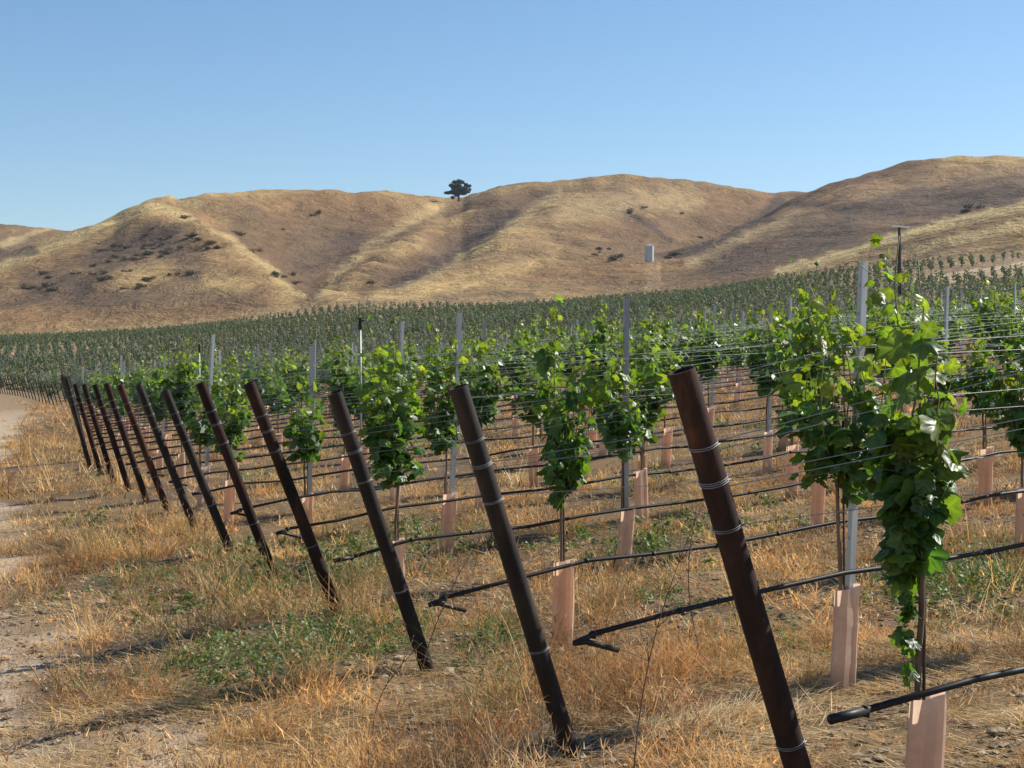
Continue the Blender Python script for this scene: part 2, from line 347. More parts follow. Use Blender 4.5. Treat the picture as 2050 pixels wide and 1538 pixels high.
# ------------------------------------------------------------------ the ground sheet
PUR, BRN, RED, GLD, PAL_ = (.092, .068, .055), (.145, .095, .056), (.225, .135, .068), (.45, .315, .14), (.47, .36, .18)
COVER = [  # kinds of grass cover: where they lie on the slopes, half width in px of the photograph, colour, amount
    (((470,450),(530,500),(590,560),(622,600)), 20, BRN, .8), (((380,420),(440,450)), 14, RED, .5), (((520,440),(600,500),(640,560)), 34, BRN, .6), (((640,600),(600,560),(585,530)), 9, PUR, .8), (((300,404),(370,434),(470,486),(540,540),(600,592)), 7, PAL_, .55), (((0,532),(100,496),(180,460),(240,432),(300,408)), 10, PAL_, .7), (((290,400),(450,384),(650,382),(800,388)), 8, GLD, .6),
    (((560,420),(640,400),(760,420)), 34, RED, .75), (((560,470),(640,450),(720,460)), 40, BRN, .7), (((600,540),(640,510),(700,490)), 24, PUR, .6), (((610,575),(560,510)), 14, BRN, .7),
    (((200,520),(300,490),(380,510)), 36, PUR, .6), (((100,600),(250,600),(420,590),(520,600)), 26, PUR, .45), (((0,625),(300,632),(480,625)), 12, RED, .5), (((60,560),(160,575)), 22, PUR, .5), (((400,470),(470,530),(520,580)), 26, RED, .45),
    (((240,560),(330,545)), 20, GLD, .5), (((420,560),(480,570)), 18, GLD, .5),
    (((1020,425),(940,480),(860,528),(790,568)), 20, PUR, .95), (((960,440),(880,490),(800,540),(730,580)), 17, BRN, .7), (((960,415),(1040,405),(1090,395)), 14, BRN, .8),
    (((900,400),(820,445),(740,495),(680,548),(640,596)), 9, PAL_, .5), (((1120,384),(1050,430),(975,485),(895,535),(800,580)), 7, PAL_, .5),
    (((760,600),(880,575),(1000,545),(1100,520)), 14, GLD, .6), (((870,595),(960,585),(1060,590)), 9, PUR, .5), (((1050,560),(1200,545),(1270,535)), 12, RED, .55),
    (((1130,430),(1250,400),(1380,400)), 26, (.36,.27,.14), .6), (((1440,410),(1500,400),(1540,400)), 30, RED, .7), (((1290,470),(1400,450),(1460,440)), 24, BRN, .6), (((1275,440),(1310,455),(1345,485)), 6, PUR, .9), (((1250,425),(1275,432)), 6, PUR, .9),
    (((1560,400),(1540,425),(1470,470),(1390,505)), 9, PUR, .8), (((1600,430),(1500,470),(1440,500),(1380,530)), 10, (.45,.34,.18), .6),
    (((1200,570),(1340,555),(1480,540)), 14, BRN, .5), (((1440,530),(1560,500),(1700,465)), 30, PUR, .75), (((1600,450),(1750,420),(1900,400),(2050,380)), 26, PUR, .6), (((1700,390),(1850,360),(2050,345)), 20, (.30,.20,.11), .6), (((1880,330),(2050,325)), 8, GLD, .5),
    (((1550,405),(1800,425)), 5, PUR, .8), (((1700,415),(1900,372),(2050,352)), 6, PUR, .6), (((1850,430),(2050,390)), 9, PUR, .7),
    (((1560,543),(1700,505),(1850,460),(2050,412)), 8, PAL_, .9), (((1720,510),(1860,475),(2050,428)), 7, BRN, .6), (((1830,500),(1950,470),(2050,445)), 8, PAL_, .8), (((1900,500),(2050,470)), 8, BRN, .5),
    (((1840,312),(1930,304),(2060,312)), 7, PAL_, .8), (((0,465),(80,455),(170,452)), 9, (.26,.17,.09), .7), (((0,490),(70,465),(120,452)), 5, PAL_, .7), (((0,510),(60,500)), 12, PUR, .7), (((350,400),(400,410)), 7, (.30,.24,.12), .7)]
ZR = [0, 0]
def build_terrain():
    angs = np.concatenate([np.linspace(-1.5, -.5, 50, endpoint=False), np.linspace(-.5, -.33, 60, endpoint=False),
                           np.linspace(-.33, .33, 470), np.linspace(.33, .5, 61)[1:], np.linspace(.5, 1.5, 51)[1:]])
    rs = [1.0]
    while rs[-1] < 1700: rs.append(rs[-1] * (1.0105 if rs[-1] < 1300 else 1.05))
    rs = np.array(rs); R, A = np.meshgrid(rs, angs, indexing='ij')
    X, Y = (R * np.sin(A)).ravel(), (R * np.cos(A)).ravel(); r = R.ravel()
    Z = ground(X, Y)
    _, g = far_fields(X, Y)
    lat = lateral(X, Y); s, t = st(X, Y)
    soil = np.array([.15, .105, .07]); thatch = np.array([.22, .15, .078]); dirt = np.array([.50, .39, .275])
    w = fbm(X / .9, Y / .9, 21, 4)[:, None]
    col = soil * (1 - sstep(.35, .65, w)) + thatch * sstep(.35, .65, w)
    road = sstep(1.5, 2.1, -lat + (fbm(X / 1.3, Y / 1.3, 22, 3) - .5) * 1.7)[:, None] * (Y < 160)[:, None]
    col = col * (1 - road) + dirt * road
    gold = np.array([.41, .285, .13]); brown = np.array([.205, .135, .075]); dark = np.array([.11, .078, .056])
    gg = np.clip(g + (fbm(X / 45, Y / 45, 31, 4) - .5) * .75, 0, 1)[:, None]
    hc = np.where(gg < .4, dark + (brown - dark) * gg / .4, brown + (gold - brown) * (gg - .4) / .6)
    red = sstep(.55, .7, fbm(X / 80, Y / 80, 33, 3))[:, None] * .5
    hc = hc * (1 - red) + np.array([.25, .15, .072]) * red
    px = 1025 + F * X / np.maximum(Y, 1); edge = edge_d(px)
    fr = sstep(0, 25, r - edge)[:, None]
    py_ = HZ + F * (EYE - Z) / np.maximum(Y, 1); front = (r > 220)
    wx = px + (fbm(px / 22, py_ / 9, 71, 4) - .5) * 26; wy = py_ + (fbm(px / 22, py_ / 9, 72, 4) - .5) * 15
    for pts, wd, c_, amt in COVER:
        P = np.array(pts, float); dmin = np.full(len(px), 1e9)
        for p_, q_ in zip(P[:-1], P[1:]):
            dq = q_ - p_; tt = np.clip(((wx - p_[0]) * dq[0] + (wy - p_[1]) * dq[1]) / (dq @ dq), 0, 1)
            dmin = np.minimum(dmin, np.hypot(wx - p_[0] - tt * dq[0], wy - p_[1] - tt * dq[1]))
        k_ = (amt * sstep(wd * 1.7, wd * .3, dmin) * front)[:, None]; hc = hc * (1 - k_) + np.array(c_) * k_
    mid = np.array([.29, .205, .12])
    fld = sstep(30, 120, r)[:, None]
    # bare track and headland at the right of the field
    pyy = HZ + F * (EYE - Z) / np.maximum(Y, 1)
    tr = (in_gap(px, pyy) & (Y > 100))[:, None] * 1.0
    base = col * (1 - fld) + mid * fld; base = base * (1 - tr) + np.array([.46, .345, .215]) * tr
    col = base * (1 - fr) + hc * fr
    # worn track below the tank
    tw = (np.abs(px - 1308 - (fbm(px / 9, pyy / 9, 88, 2) - .5) * 14) < 15) & (pyy > 524) & (pyy < 600) & (Y > 300)
    col[tw] = col[tw] * .78 + .22 * np.array([.50, .36, .22])
    ns, na = R.shape; i = np.arange(ns - 1)[:, None] * na; j = np.arange(na - 1)[None]
    q = np.stack([i + j, i + j + 1, i + na + j + 1, i + na + j], -1).reshape(-1, 4)[:, ::-1]
    # fan that closes the sheet round the camera and behind it
    V = np.stack([X, Y, Z], 1); print('terrain z', Z.min(), Z.max())
    ZR[:] = [Z.min(), Z.max()]
    me = mesh_np("ground", V, [q], M_TERRAIN, col=col, smooth=True, extra={"far": sstep(90, 300, r)})
    tag(link("ground", me), kind="structure", label="dry grassy ground rising to bare golden brown hills")
    b = MB(); z0 = -.45
    ring = [(-900, -900), (900, -900), (900, 64), (1.0, .07), (0, 1.0), (-1.0, .07), (-900, 64)]
    b.add([(x, y, z0 if abs(x) > 5 else gz(x, y)) for x, y in ring], [np.array([[0, 1, 2, 3, 5, 6]]), np.array([[3, 4, 5]])])
    o = link("ground_behind", b.mesh("ground_behind", M_TERRAIN)); tag(o, kind="structure", label="dry ground behind the viewer")
    a = o.data.attributes.new("col", 'FLOAT_COLOR', 'POINT'); a.data.foreach_set("color", np.tile([.4, .28, .17, 1], 7).astype(np.float32))
EDX = [-600, 0, 200, 400, 630, 1000, 1200, 1400, 1560, 1700, 1850, 2000, 2200, 2900]
EDD = [380, 375, 375, 375, 375, 345, 345, 315, 286, 262, 246, 230, 215, 215]
def edge_d(px): return np.interp(px, EDX, EDD)
def in_gap(px, py):                       # bare strip beside the knoll at the right
    top = np.interp(px, [1800, 1885, 2000, 2050, 2250], [562, 548, 533, 522, 500]); bot = np.interp(px, [1800, 1900, 2050, 2250], [564, 568, 549, 525])
    return (px > 1790) & (py > top) & (py < bot)
build_terrain()

# ------------------------------------------------------------------ leaves
def rim(spec):
    a = [(0, spec[0][1])] + [(s * an, r) for an, r in spec[1:-1] for s in (1,)] + [(180, spec[-1][1])] + [(-an, r) for an, r in spec[1:-1][::-1]]
    return np.array([(r * math.sin(math.radians(an)), .38 + r * math.cos(math.radians(an)), 0) for an, r in a])
RIM_HI = rim([(0, .66), (17, .46), (50, .62), (76, .43), (112, .56), (150, .44), (180, .22)])
RIM_MID = rim([(0, .64), (55, .58), (125, .52), (180, .24)])
def leaf_mesh(rng, C, outw, size, kind='hi', droop=.7):
    """C (n,3) leaf joints, outw (n,3) outward vectors"""
    nl = len(C)
    nrm = outw * .75 + np.array([0, 0, .65]) + rng.normal(0, .5, (nl, 3)); nrm /= np.linalg.norm(nrm, axis=1)[:, None]
    tip = outw * .5 + np.array([0, 0, -droop]) + rng.normal(0, .45, (nl, 3))
    tip -= nrm * (tip * nrm).sum(1)[:, None]; tip /= np.linalg.norm(tip, axis=1)[:, None] + 1e-9
    sid = np.cross(tip, nrm)
    if kind == 'lo':
        base = np.array([(-.5, .45, -.12), (0, 0, 0), (.5, .45, -.12), (0, 1.0, -.1)]); faces = [[0, 1, 3], [1, 2, 3]]
    else:
        R_ = RIM_HI if kind == 'hi' else RIM_MID
        base = np.concatenate([[(0, .38, .0)], R_]); k = len(R_)
        faces = [[0, 1 + (i + 1) % k, 1 + i] for i in range(k)]
    vein = None
    if kind == 'hi':
        k = 24; an0 = np.linspace(0, 12, 25)[:-1]; R0 = RIM_HI - [0, .38, 0]; Rn = np.concatenate([R0, R0[:1]])
        R1 = np.stack([np.interp(an0, np.arange(13), Rn[:, c]) for c in range(3)], 1); R1[1::2] *= 1.07; R1[::2] *= .99
        mid = R1 * .52; axis = np.isin(np.arange(24), [0, 4, 8, 16, 20]); mid[:, 2] = np.where(axis, -.035, .035)
        base = np.concatenate([[(0, 0, -.03)], mid, R1]) + [0, .38, 0]
        faces = [[0, 1 + (i + 1) % k, 1 + i] for i in range(k)]; vein = np.concatenate([[1.5], np.where(axis, 1.4, .95), np.ones(24)])
        quads = np.array([[1 + i, 1 + (i + 1) % k, 25 + (i + 1) % k, 25 + i] for i in range(k)])
        faces += [[q[0], q[1], q[2]] for q in quads] + [[q[0], q[2], q[3]] for q in quads]
    nb = len(base); B = np.tile(base[None], (nl, 1, 1))
    fold = rng.uniform(.05, .6, nl)[:, None]; curl = rng.uniform(-.1, .5, nl)[:, None]
    B[:, :, 2] += -fold * np.abs(base[None, :, 0]) - curl * np.clip(base[None, :, 1], 0, 2) ** 2 * .5
    if kind == 'hi':
        B[:, :, 2] += rng.normal(0, .012, (nl, nb)) + .05 * np.sin(rng.uniform(0, 6.28, (nl, 1)) + base[None, :, 0] * 5) + rng.uniform(-.35, .35, (nl, 1)) * (base[None, :, 0] ** 2 + (base[None, :, 1] - .38) ** 2)
    B[:, :, :2] *= rng.uniform(.85, 1.12, (nl, 1, 2))
    B *= size[:, None, None]
    V = C[:, None] + B[:, :, :1] * sid[:, None] + B[:, :, 1:2] * tip[:, None] + B[:, :, 2:] * nrm[:, None]
    Fc = (np.arange(nl)[:, None, None] * nb + np.array(faces)[None]).reshape(-1, 3)
    return V.reshape(-1, 3), Fc, nb
VEIN = None
def leaf_cols(rng, nl, young, nb, base=(.050, .118, .024)):
    base = np.array(base); yg = np.array([.17, .24, .045])
    k = np.clip(young + rng.normal(0, .13, nl), 0, 1)[:, None]
    c = (base * (1 - k) + yg * k) * rng.uniform(.7, 1.35, nl)[:, None]
    c[:, 0] *= rng.uniform(.85, 1.25, nl)
    c = np.repeat(c, nb, axis=0)
    if nb == 49: c *= np.tile(np.concatenate([[1.5], np.where(np.isin(np.arange(24), [0, 4, 8, 16, 20]), 1.35, .95), np.ones(24)]), nl)[:, None]
    return c

def vine_shape(seed, kind, n_shoot=11, per=30, lo=.78, hi=1.6, wid=.19, size=.085, tall=0, skirt=0, lanky=2, petk=1.0, spire=None):
    """returns leaf mesh data, shoots and trunk for one young vine, origin at the foot of its trunk"""
    r = np.random.default_rng(seed); C = []; O = []; S = []; Yg = []; shoots = []
    head = np.array([r.normal(0, .02), r.normal(0, .02), r.uniform(.85, .95)])
    for i in range(n_shoot):
        long_ = i < lanky
        top = r.uniform(hi + .1, hi + .36) if long_ else r.uniform(hi - .5, hi + .08)
        if i % 6 == 5: top = r.uniform(lo + .1, lo + .35)            # hanging ones
        a = r.uniform(0, 2 * np.pi); rad = r.uniform(.3, 1) * wid
        p0 = head + np.array([math.cos(a) * rad * .3, math.sin(a) * rad * .3, r.uniform(-.05, .2)])
        if long_: rad *= .45
        mid = np.array([math.cos(a) * rad, math.sin(a) * rad * .8, (p0[2] + top) / 2])
        end = mid + np.array([r.normal(0, .06), r.normal(0, .05), (top - mid[2])])
        tt = np.linspace(0, 1, 12)[:, None]
        pts = (1 - tt) ** 2 * p0 + 2 * tt * (1 - tt) * mid * np.array([1.25, 1.25, 1]) + tt ** 2 * end
        pts += np.cumsum(r.normal(0, .006, pts.shape), 0)
        shoots.append(pts)
        m = int(per * max(.5, np.linalg.norm(end - p0) / .7)); m = int(m * (.85 if long_ else 1))
        u = np.sort(r.uniform(0, 1, m)); q = np.stack([np.interp(u, tt[:, 0], pts[:, c]) for c in range(3)], 1)
        ph = r.uniform(0, 2 * np.pi, m); pet = r.uniform(.02, .10, m) * petk
        if long_: pet *= np.where(u > .6, .5, 1)
        o = np.stack([np.cos(ph), np.sin(ph), r.normal(.1, .3, m)], 1)
        ax = q - np.array([head[0], head[1], 0]); ax[:, 2] = 0
        o = o + ax / (np.linalg.norm(ax, axis=1)[:, None] + .05) * .8; o /= np.linalg.norm(o, axis=1)[:, None]
        C.append(q + o * pet[:, None]); O.append(o)
        S.append(size * r.uniform(.6, 1.3, m) * np.where(u > .8, .6, 1)); Yg.append(np.where(q[:, 2] > hi - .35, .34, .10) + .5 * (u > .75) * (top > 1.2))
    if spire:
        tt = np.linspace(0, 1, 12)[:, None]; e_ = np.array(spire, float); p0 = np.array([0, 0, 1.25])
        pts = p0 + (e_ - p0) * tt + np.array([.02, 0, 0]) * np.sin(tt * 7); shoots.append(pts)
        m = 30; u = np.linspace(.05, 1, m); q = np.stack([np.interp(u, tt[:, 0], pts[:, c]) for c in range(3)], 1); ph = u * 60 + r.normal(0, .5, m)
        o = np.stack([np.cos(ph), np.sin(ph), .3 + 0 * ph], 1); C.append(q + o * .045 * (1.3 - u)[:, None]); O.append(o); S.append(size * (1.15 - .75 * u) * r.uniform(.7, 1.2, m)); Yg.append(.15 + .6 * u)
    if skirt:
        m = skirt; q = np.stack([r.normal(0, .03, m), r.normal(0, .03, m), r.uniform(.45, lo + .1, m)], 1)
        ph = r.uniform(0, 2 * np.pi, m); o = np.stack([np.cos(ph), np.sin(ph), 0 * ph], 1)
        C.append(q + o * .03); O.append(o); S.append(size * r.uniform(.3, .75, m)); Yg.append(r.uniform(0, .4, m))
    C = np.concatenate(C); O = np.concatenate(O); S = np.concatenate(S); Yg = np.concatenate(Yg)
    taper = np.interp(C[:, 2], [.6, lo, lo + .25, hi], [.25, .35, .9, 1.25])
    C[:, 0] *= taper; C[:, 1] *= taper
    keep = C[:, 2] > (.5 if skirt else lo - .12); C, O, S, Yg = C[keep], O[keep], S[keep], Yg[keep]
    V, Fc, nb = leaf_mesh(r, C, O, S, kind)
    fol = mesh_np("foliage", V, [Fc], M_LEAF, col=leaf_cols(r, len(C), Yg, nb), smooth=(kind == 'hi'))
    b = MB(); wob = np.cumsum(r.normal(0, .006, (9, 2)), 0); wob -= wob[4]; wob[:5] = 0
    zz = np.linspace(-.03, head[2] + .05, 9)
    b.tube(np.stack([wob[:, 0], wob[:, 1], zz], 1), np.linspace(.013, .009, 9), 6)
    trunk = b.mesh("trunk", M_BARK, True)
    b = MB()
    for s_ in shoots: b.tube(s_, np.linspace(.0045, .0018, len(s_)), 4)
    if spire:
        tt = np.linspace(0, 1, 14)[:, None]; s0 = np.array([spire[0] * .8, spire[1], 1.25 + (spire[2] - 1.25) * .75]); b.tube(s0 + np.array([-.17, 0, .02]) * tt + np.array([0, 0, .05]) * np.sin(tt * 2.2) ** 2 + np.array([0, 0, .012]) * np.sin(tt * 9), np.linspace(.0022, .0009, 14), 4)
    if lanky and kind != 'lo':                                       # curling tendrils
        for _ in range(5):
            s0 = shoots[r.integers(len(shoots))][r.integers(5, 12)]; d = r.normal(0, 1, 3); d[2] *= .4; d /= np.linalg.norm(d)
            tt = np.linspace(0, 1, 9)[:, None]; ln = r.uniform(.1, .25)
            b.tube(s0 + d * tt * ln + np.array([0, 0, -1]) * tt ** 2 * ln * .4 + np.array([0, 0, .5]) * tt * ln * .5, .0016, 3)
    return fol, trunk, b.mesh("shoots", M_SHOOT, True)

V_SPECIAL0 = vine_shape(901, 'hi', 20, 32, .80, 1.47, .055, .078, skirt=44, lanky=1, petk=.7, spire=(-.065, .02, 1.86))
V_SPECIAL1 = vine_shape(902, 'hi', 20, 27, .80, 1.64, .235, .080, lanky=2)
V_HI = [vine_shape(100 + i, 'hi', 18 + i % 4, 27, .72 + .03 * (i % 3), 1.56 + .05 * (i % 4), .175 + .02 * (i % 3), .072, lanky=2 + i % 3) for i in range(6)]
V_MID = [vine_shape(200 + i, 'mid', 18 + i % 4, 22, .70 + .03 * (i % 4), 1.55 + .06 * (i % 4), .175 + .025 * (i % 3), .088, lanky=2 + i % 3) for i in range(7)]
V_LO = [vine_shape(300 + i, 'lo', 13 + i % 3, 18, .68 + .03 * (i % 4), 1.52 + .07 * (i % 4), .19 + .03 * (i % 3), .115, lanky=1 + i % 3) for i in range(6)]

# grow tubes: folded carton sleeves, open on top, walls with thickness
def tube_mesh(seed):
    r = np.random.default_rng(seed); h = r.uniform(.43, .5)
    w, d = .056, r.uniform(.034, .044)
    prof = []
    for k in range(12):
        a = 2 * np.pi * (k + .5) / 12
        prof.append((w * np.sign(math.cos(a)) * abs(math.cos(a)) ** .8, d * np.sign(math.sin(a)) * abs(math.sin(a)) ** .7))
    prof = np.array(prof); prof[8] *= [1, 1.3]; prof[2] *= [1, 1.25]; prof[9] *= [1, .85]
    zs = np.linspace(-.03, h, 7); V = []; lean = r.normal(0, .006, 2) + np.array([.012, 0])
    for inner in (0,):
        for z in zs:
            sc_ = 1 - inner * .07; f = z / h
            p = prof * sc_ * (1 + .05 * math.sin(3 * f + seed)) ; p = p + lean * f + np.array([0, r.normal(0, .0015)])
            tilt = (p[:, 0] * .25 if z == zs[-1] else 0)
            V.append(np.stack([p[:, 0], p[:, 1], np.full(12, z) + tilt - inner * 0.001 * (z == zs[-1])], 1))
    V = np.concatenate(V); m = 7; Q = []
    for inner in (0,):
        for i in range(m - 1):
            for j in range(12):
                a = (inner * m + i) * 12; q = [a + j, a + (j + 1) % 12, a + 12 + (j + 1) % 12, a + 12 + j]
                Q.append(q if not inner else q[::-1])
    return mesh_np("grow_tube", V, [np.array(Q)], M_TUBE)
T_MESH = [tube_mesh(i) for i in range(7)]
def stake_mesh(h, seed):
    b = MB(); r = np.random.default_rng(seed)
    # open C section: web and two flanges with lips
    prof = np.array([(-.018, .014), (-.018, -.014), (.018, -.014), (.018, .014)]); t_ = .0028
    inn = np.array([(-.018 + t_, .014), (-.018 + t_, -.014 + t_), (.018 - t_, -.014 + t_), (.018 - t_, .014)])
    ring = np.concatenate([prof, inn[::-1]])
    V = np.concatenate([np.c_[ring, np.full(8, z)] for z in (-.05, h)])
    Q = [[i, (i + 1) % 8, 8 + (i + 1) % 8, 8 + i] for i in range(8)]
    top = [[8 + 0, 8 + 1, 8 + 6, 8 + 7], [8 + 1, 8 + 2, 8 + 5, 8 + 6], [8 + 2, 8 + 3, 8 + 4, 8 + 5]]
    b.add(V, [np.array(Q + top)])
    for z in np.arange(.7, h - .05, .13):                            # wire hooks punched from the flanges
        for s in (-1, 1): b.box((s * .0205, .004, z), (.005, .008, .014))
    return b.mesh("metal_stake", M_STAKE)
S_MESH = [stake_mesh(1.93, 1), stake_mesh(1.98, 2), stake_mesh(1.88, 3)]
b = MB(); b.tube([(0, 0, -.05), (.002, 0, .6), (0, .001, 1.25)], .0055, 6); ROD = b.mesh("training_rod", M_ROD, True)

# ------------------------------------------------------------------ planting plan
ORD = "first second third fourth fifth sixth seventh eighth ninth tenth eleventh twelfth thirteenth fourteenth fifteenth sixteenth".split()
FIRST_T = {0: .325, 1: 1.46, 2: .84, 3: .42, 4: 1.55, 5: .82, 6: .38, 7: .37}
SKIP = {(2, 1)}
rng = np.random.default_rng(7)
plan = []                                   # x, y, row, index
for k in range(0, 330):
    p = row_start(k); t0 = FIRST_T.get(k, .35 + 1.2 * rng.random())
    t = t0 + 1.83 * np.arange(0, 330); x = p[0] + RD[0] * t; y = p[1] + RD[1] * t
    px = 1025 + F * x / np.maximum(y, .1); vis = (px > -260) & (px < 2330 + 400 * (y < 20)) & (y > 2) & (np.hypot(x, y) < edge_d(px) - 3)
    for j in np.where(vis)[0]:
        if (k, j) in SKIP or (k > 8 and rng.random() < .05): continue
        plan.append((x[j] + (rng.normal(0, .05) if k > 3 else 0), y[j] + (rng.normal(0, .04) if k > 3 else 0), k, j))
plan = np.array(plan); pz = ground(plan[:, 0], plan[:, 1]); dist = np.hypot(plan[:, 0], plan[:, 1])
ppx, ppy = to_px(plan[:, 0], plan[:, 1], pz); ok = ~((dist > 100) & in_gap(ppx, ppy))
plan, pz, dist, ppx = plan[ok], pz[ok], dist[ok], ppx[ok]
order = np.argsort(dist); plan, pz, dist, ppx = plan[order], pz[order], dist[order], ppx[order]
inview = (ppx > -60) & (ppx < 2110)
ind = np.zeros(len(plan), bool); cnt = 0
for i in range(len(plan)):
    if dist[i] > 15 and not inview[i]:
        ind[i] = False; continue
    if cnt < 300: ind[i] = True; cnt += 1
lim = dist[ind].max()
def who(k, j):
    k, j = int(k), int(j)
    if k < 12 and j < 12: return k, j
    return None
G_V = "young grapevines in the rows"
def put(name, data, x, y, z, rz=0, tilt=(0, 0), scale=1):
    o = link(name, data, None, (x, y, z)); o.rotation_euler = (tilt[0], tilt[1], rz); o.scale = (scale,) * 3; return o
look = ["bushy", "full", "leafy", "dense green", "rounded", "narrow", "compact"]
n_v = 0
for i in np.where(ind)[0]:
    x, y, k, j = plan[i]; k, j = int(k), int(j); z = pz[i]; w = who(k, j)
    if k == 0 and j == 0: var, lb = V_SPECIAL0, "tall narrow grapevine with leaves hanging down to its tube, the nearest one"
    elif k == 1 and j == 0: var, lb = V_SPECIAL1, "wide bright grapevine beside a grey stake, just behind the tall nearest vine"
    else:
        var = (V_HI if dist[i] < 14.5 else V_MID if dist[i] < 31 else V_LO); var = var[(k * 5 + j * 3) % len(var)]
        lb = (f"green grapevine, {ORD[j]} plant from the leaning end post of the {ORD[k]} row" if w else "small green grapevine far back in the rows, one among many alike")
    e = link("grapevine", None, None, (x, y, z)); e.rotation_euler[2] = 0 if k < 2 and j == 0 else rng.uniform(0, 6.28)
    e.scale = (1, 1, 1) if k < 2 and j == 0 else (rng.uniform(.88, 1.12),) * 2 + (rng.uniform(.86, 1.1),)
    tag(e, lb, "grapevine", G_V)
    fo = link("foliage", var[0], e); fo.location.x = -.03 if k == 0 and j == 0 else 0; link("trunk", var[1], e)
    if dist[i] < 31: link("shoots", var[2], e)
    # carton tube
    o = put("grow_tube", T_MESH[(k * 3 + j) % 7], x + .004, y, z, rng.normal(0, .25), (rng.normal(0, .012), rng.normal(.012, .03) if j or k > 1 else .03), rng.uniform(.94, 1.08) if k > 1 or j else (.97, 1.1)[k])
    tag(o, f"pinkish carton grow tube round the {ORD[j]} vine of the {ORD[k]} row" if w else "small pale carton grow tube far back in the rows, one among many alike", "grow tube", "carton grow tubes round the vine feet")
    if dist[i] < 17:
        o = put("training_rod", ROD, x + .016, y + .006, z, 0, (rng.normal(0, .004), rng.normal(0, .006)))
        tag(o, f"thin dark rod tied beside the {ORD[min(j,15)]} vine of the {ORD[min(k,15)]} row", "rod", "thin rods beside the vines")
print("individual vines", cnt, "to", lim, "total", len(plan))

# metal stakes
STK = {1: 0, 3: 1, 4: 0, 5: 0}
ns = 0; far_st = []
for i in range(len(plan)):
    x, y, k, j = plan[i]; k, j = int(k), int(j)
    ph = STK.get(k, (k * 2 + 1) % 3)
    if ((j - ph) % 3 if k < 7 else (j - ph) % 4) or (k == 0): continue
    if dist[i] > 20 and not inview[i]: continue
    if ns < 230 and dist[i] < 95:
        tl = (rng.normal(0, .012), rng.normal(.025, .02))
        if k == 1 and j == 0: tl = (0, .06)
        o = put("metal_stake", S_MESH[(k + j) % 3], x + .03, y + .045, pz[i], .52 + rng.normal(0, .15), tl, rng.uniform(.97, 1.04)); ns += 1
        w = who(k, j)
        tag(o, f"grey galvanised stake rising beside the {ORD[j]} vine of the {ORD[k]} row" if w else "thin grey stake far back in the rows, one among many alike", "stake", "grey metal stakes along the rows")
    else: far_st.append((x, y, pz[i]))

# ------------------------------------------------------------------ distant vines as one mass
def far_vines():
    r = np.random.default_rng(3); sel = np.where(~ind)[0]; VV, FF, CC = [], [], []; off = 0
    for lo_, hi_, nq, sz in ((0, 110, 70, .15), (110, 190, 42, .21), (190, 600, 29, .27)):
        s_ = sel[(dist[sel] >= lo_) & (dist[sel] < hi_)]; m = len(s_)
        if not m: continue
        base = np.stack([plan[s_, 0], plan[s_, 1], pz[s_]], 1); vig = r.uniform(.72, 1.15, m) * (.8 + .4 * fbm(base[:, 0] / 25, base[:, 1] / 25, 41, 2))
        h = r.beta(1.4, 1.6, (m, nq)); zz = .52 + h * 1.08 * vig[:, None]
        spike = r.random((m, nq)) < .07; zz = np.where(spike, zz + .35, zz)
        wid = (.25 * np.interp(h, [0, .3, .8, 1], [.5, 1, 1, .6])) * np.where(spike, .4, 1)
        a = r.uniform(0, 6.283, (m, nq)); rr = np.sqrt(r.random((m, nq))) * wid
        o = np.stack([np.cos(a), np.sin(a), r.normal(0, .3, (m, nq))], -1).reshape(-1, 3)
        C = (base[:, None] + np.stack([np.cos(a) * rr, np.sin(a) * rr, zz], -1)).reshape(-1, 3)
        V, Fc, nb = leaf_mesh(r, C, o, sz * r.uniform(.6, 1.2, len(C)), 'lo')
        c = leaf_cols(r, len(C), .0 + .05 * (h.ravel() > .7), nb, (.105, .135, .078));  # base green paled and greyed: distance haze put into the leaf colour
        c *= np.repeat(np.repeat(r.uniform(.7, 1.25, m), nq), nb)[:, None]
        VV.append(V); FF.append(Fc + off); CC.append(c); off += len(V)
    me = mesh_np("distant_vine_rows", np.concatenate(VV), [np.concatenate(FF)], M_FAR, col=np.concatenate(CC))
    tag(link("distant_vine_rows", me), "green rows of distant vines covering the slope up to the foot of the hills", "vines", kind="stuff")
    # carton tubes and stakes of the distant rows
    s_ = sel[(dist[sel] < 95) & inview[sel]]
    bx = np.array([(a, b_, c_) for c_ in (0, .48) for a, b_ in ((-.05, -.03), (.05, -.03), (.05, .03), (-.05, .03))])
    V = (np.stack([plan[s_, 0], plan[s_, 1], pz[s_]], 1)[:, None] + bx[None]).reshape(-1, 3)
    q = np.array([[0, 1, 5, 4], [1, 2, 6, 5], [2, 3, 7, 6], [3, 0, 4, 7]])
    Q = (np.arange(len(s_))[:, None, None] * 8 + q[None]).reshape(-1, 4)
    tag(link("distant_grow_tubes", mesh_np("distant_grow_tubes", V, [Q], M_TUBE)), "pale carton tubes round the distant vines", "grow tubes", kind="stuff")
    fs = np.array(far_st)
    if len(fs):
        fs = fs[np.hypot(fs[:, 0], fs[:, 1]) < 260]
        bx = np.array([(a, b_, c_) for c_ in (0, 1.95) for a, b_ in ((-.02, -.014), (.02, -.014), (.02, .014), (-.02, .014))])
        V = (fs[:, None] + bx[None]).reshape(-1, 3); q5 = np.concatenate([q, [[4, 5, 6, 7]]])
        Q = (np.arange(len(fs))[:, None, None] * 8 + q5[None]).reshape(-1, 4)
        tag(link("distant_stakes", mesh_np("distant_stakes", V, [Q], M_STAKE)), "grey stakes standing in the distant rows", "stakes", kind="stuff")
far_vines()

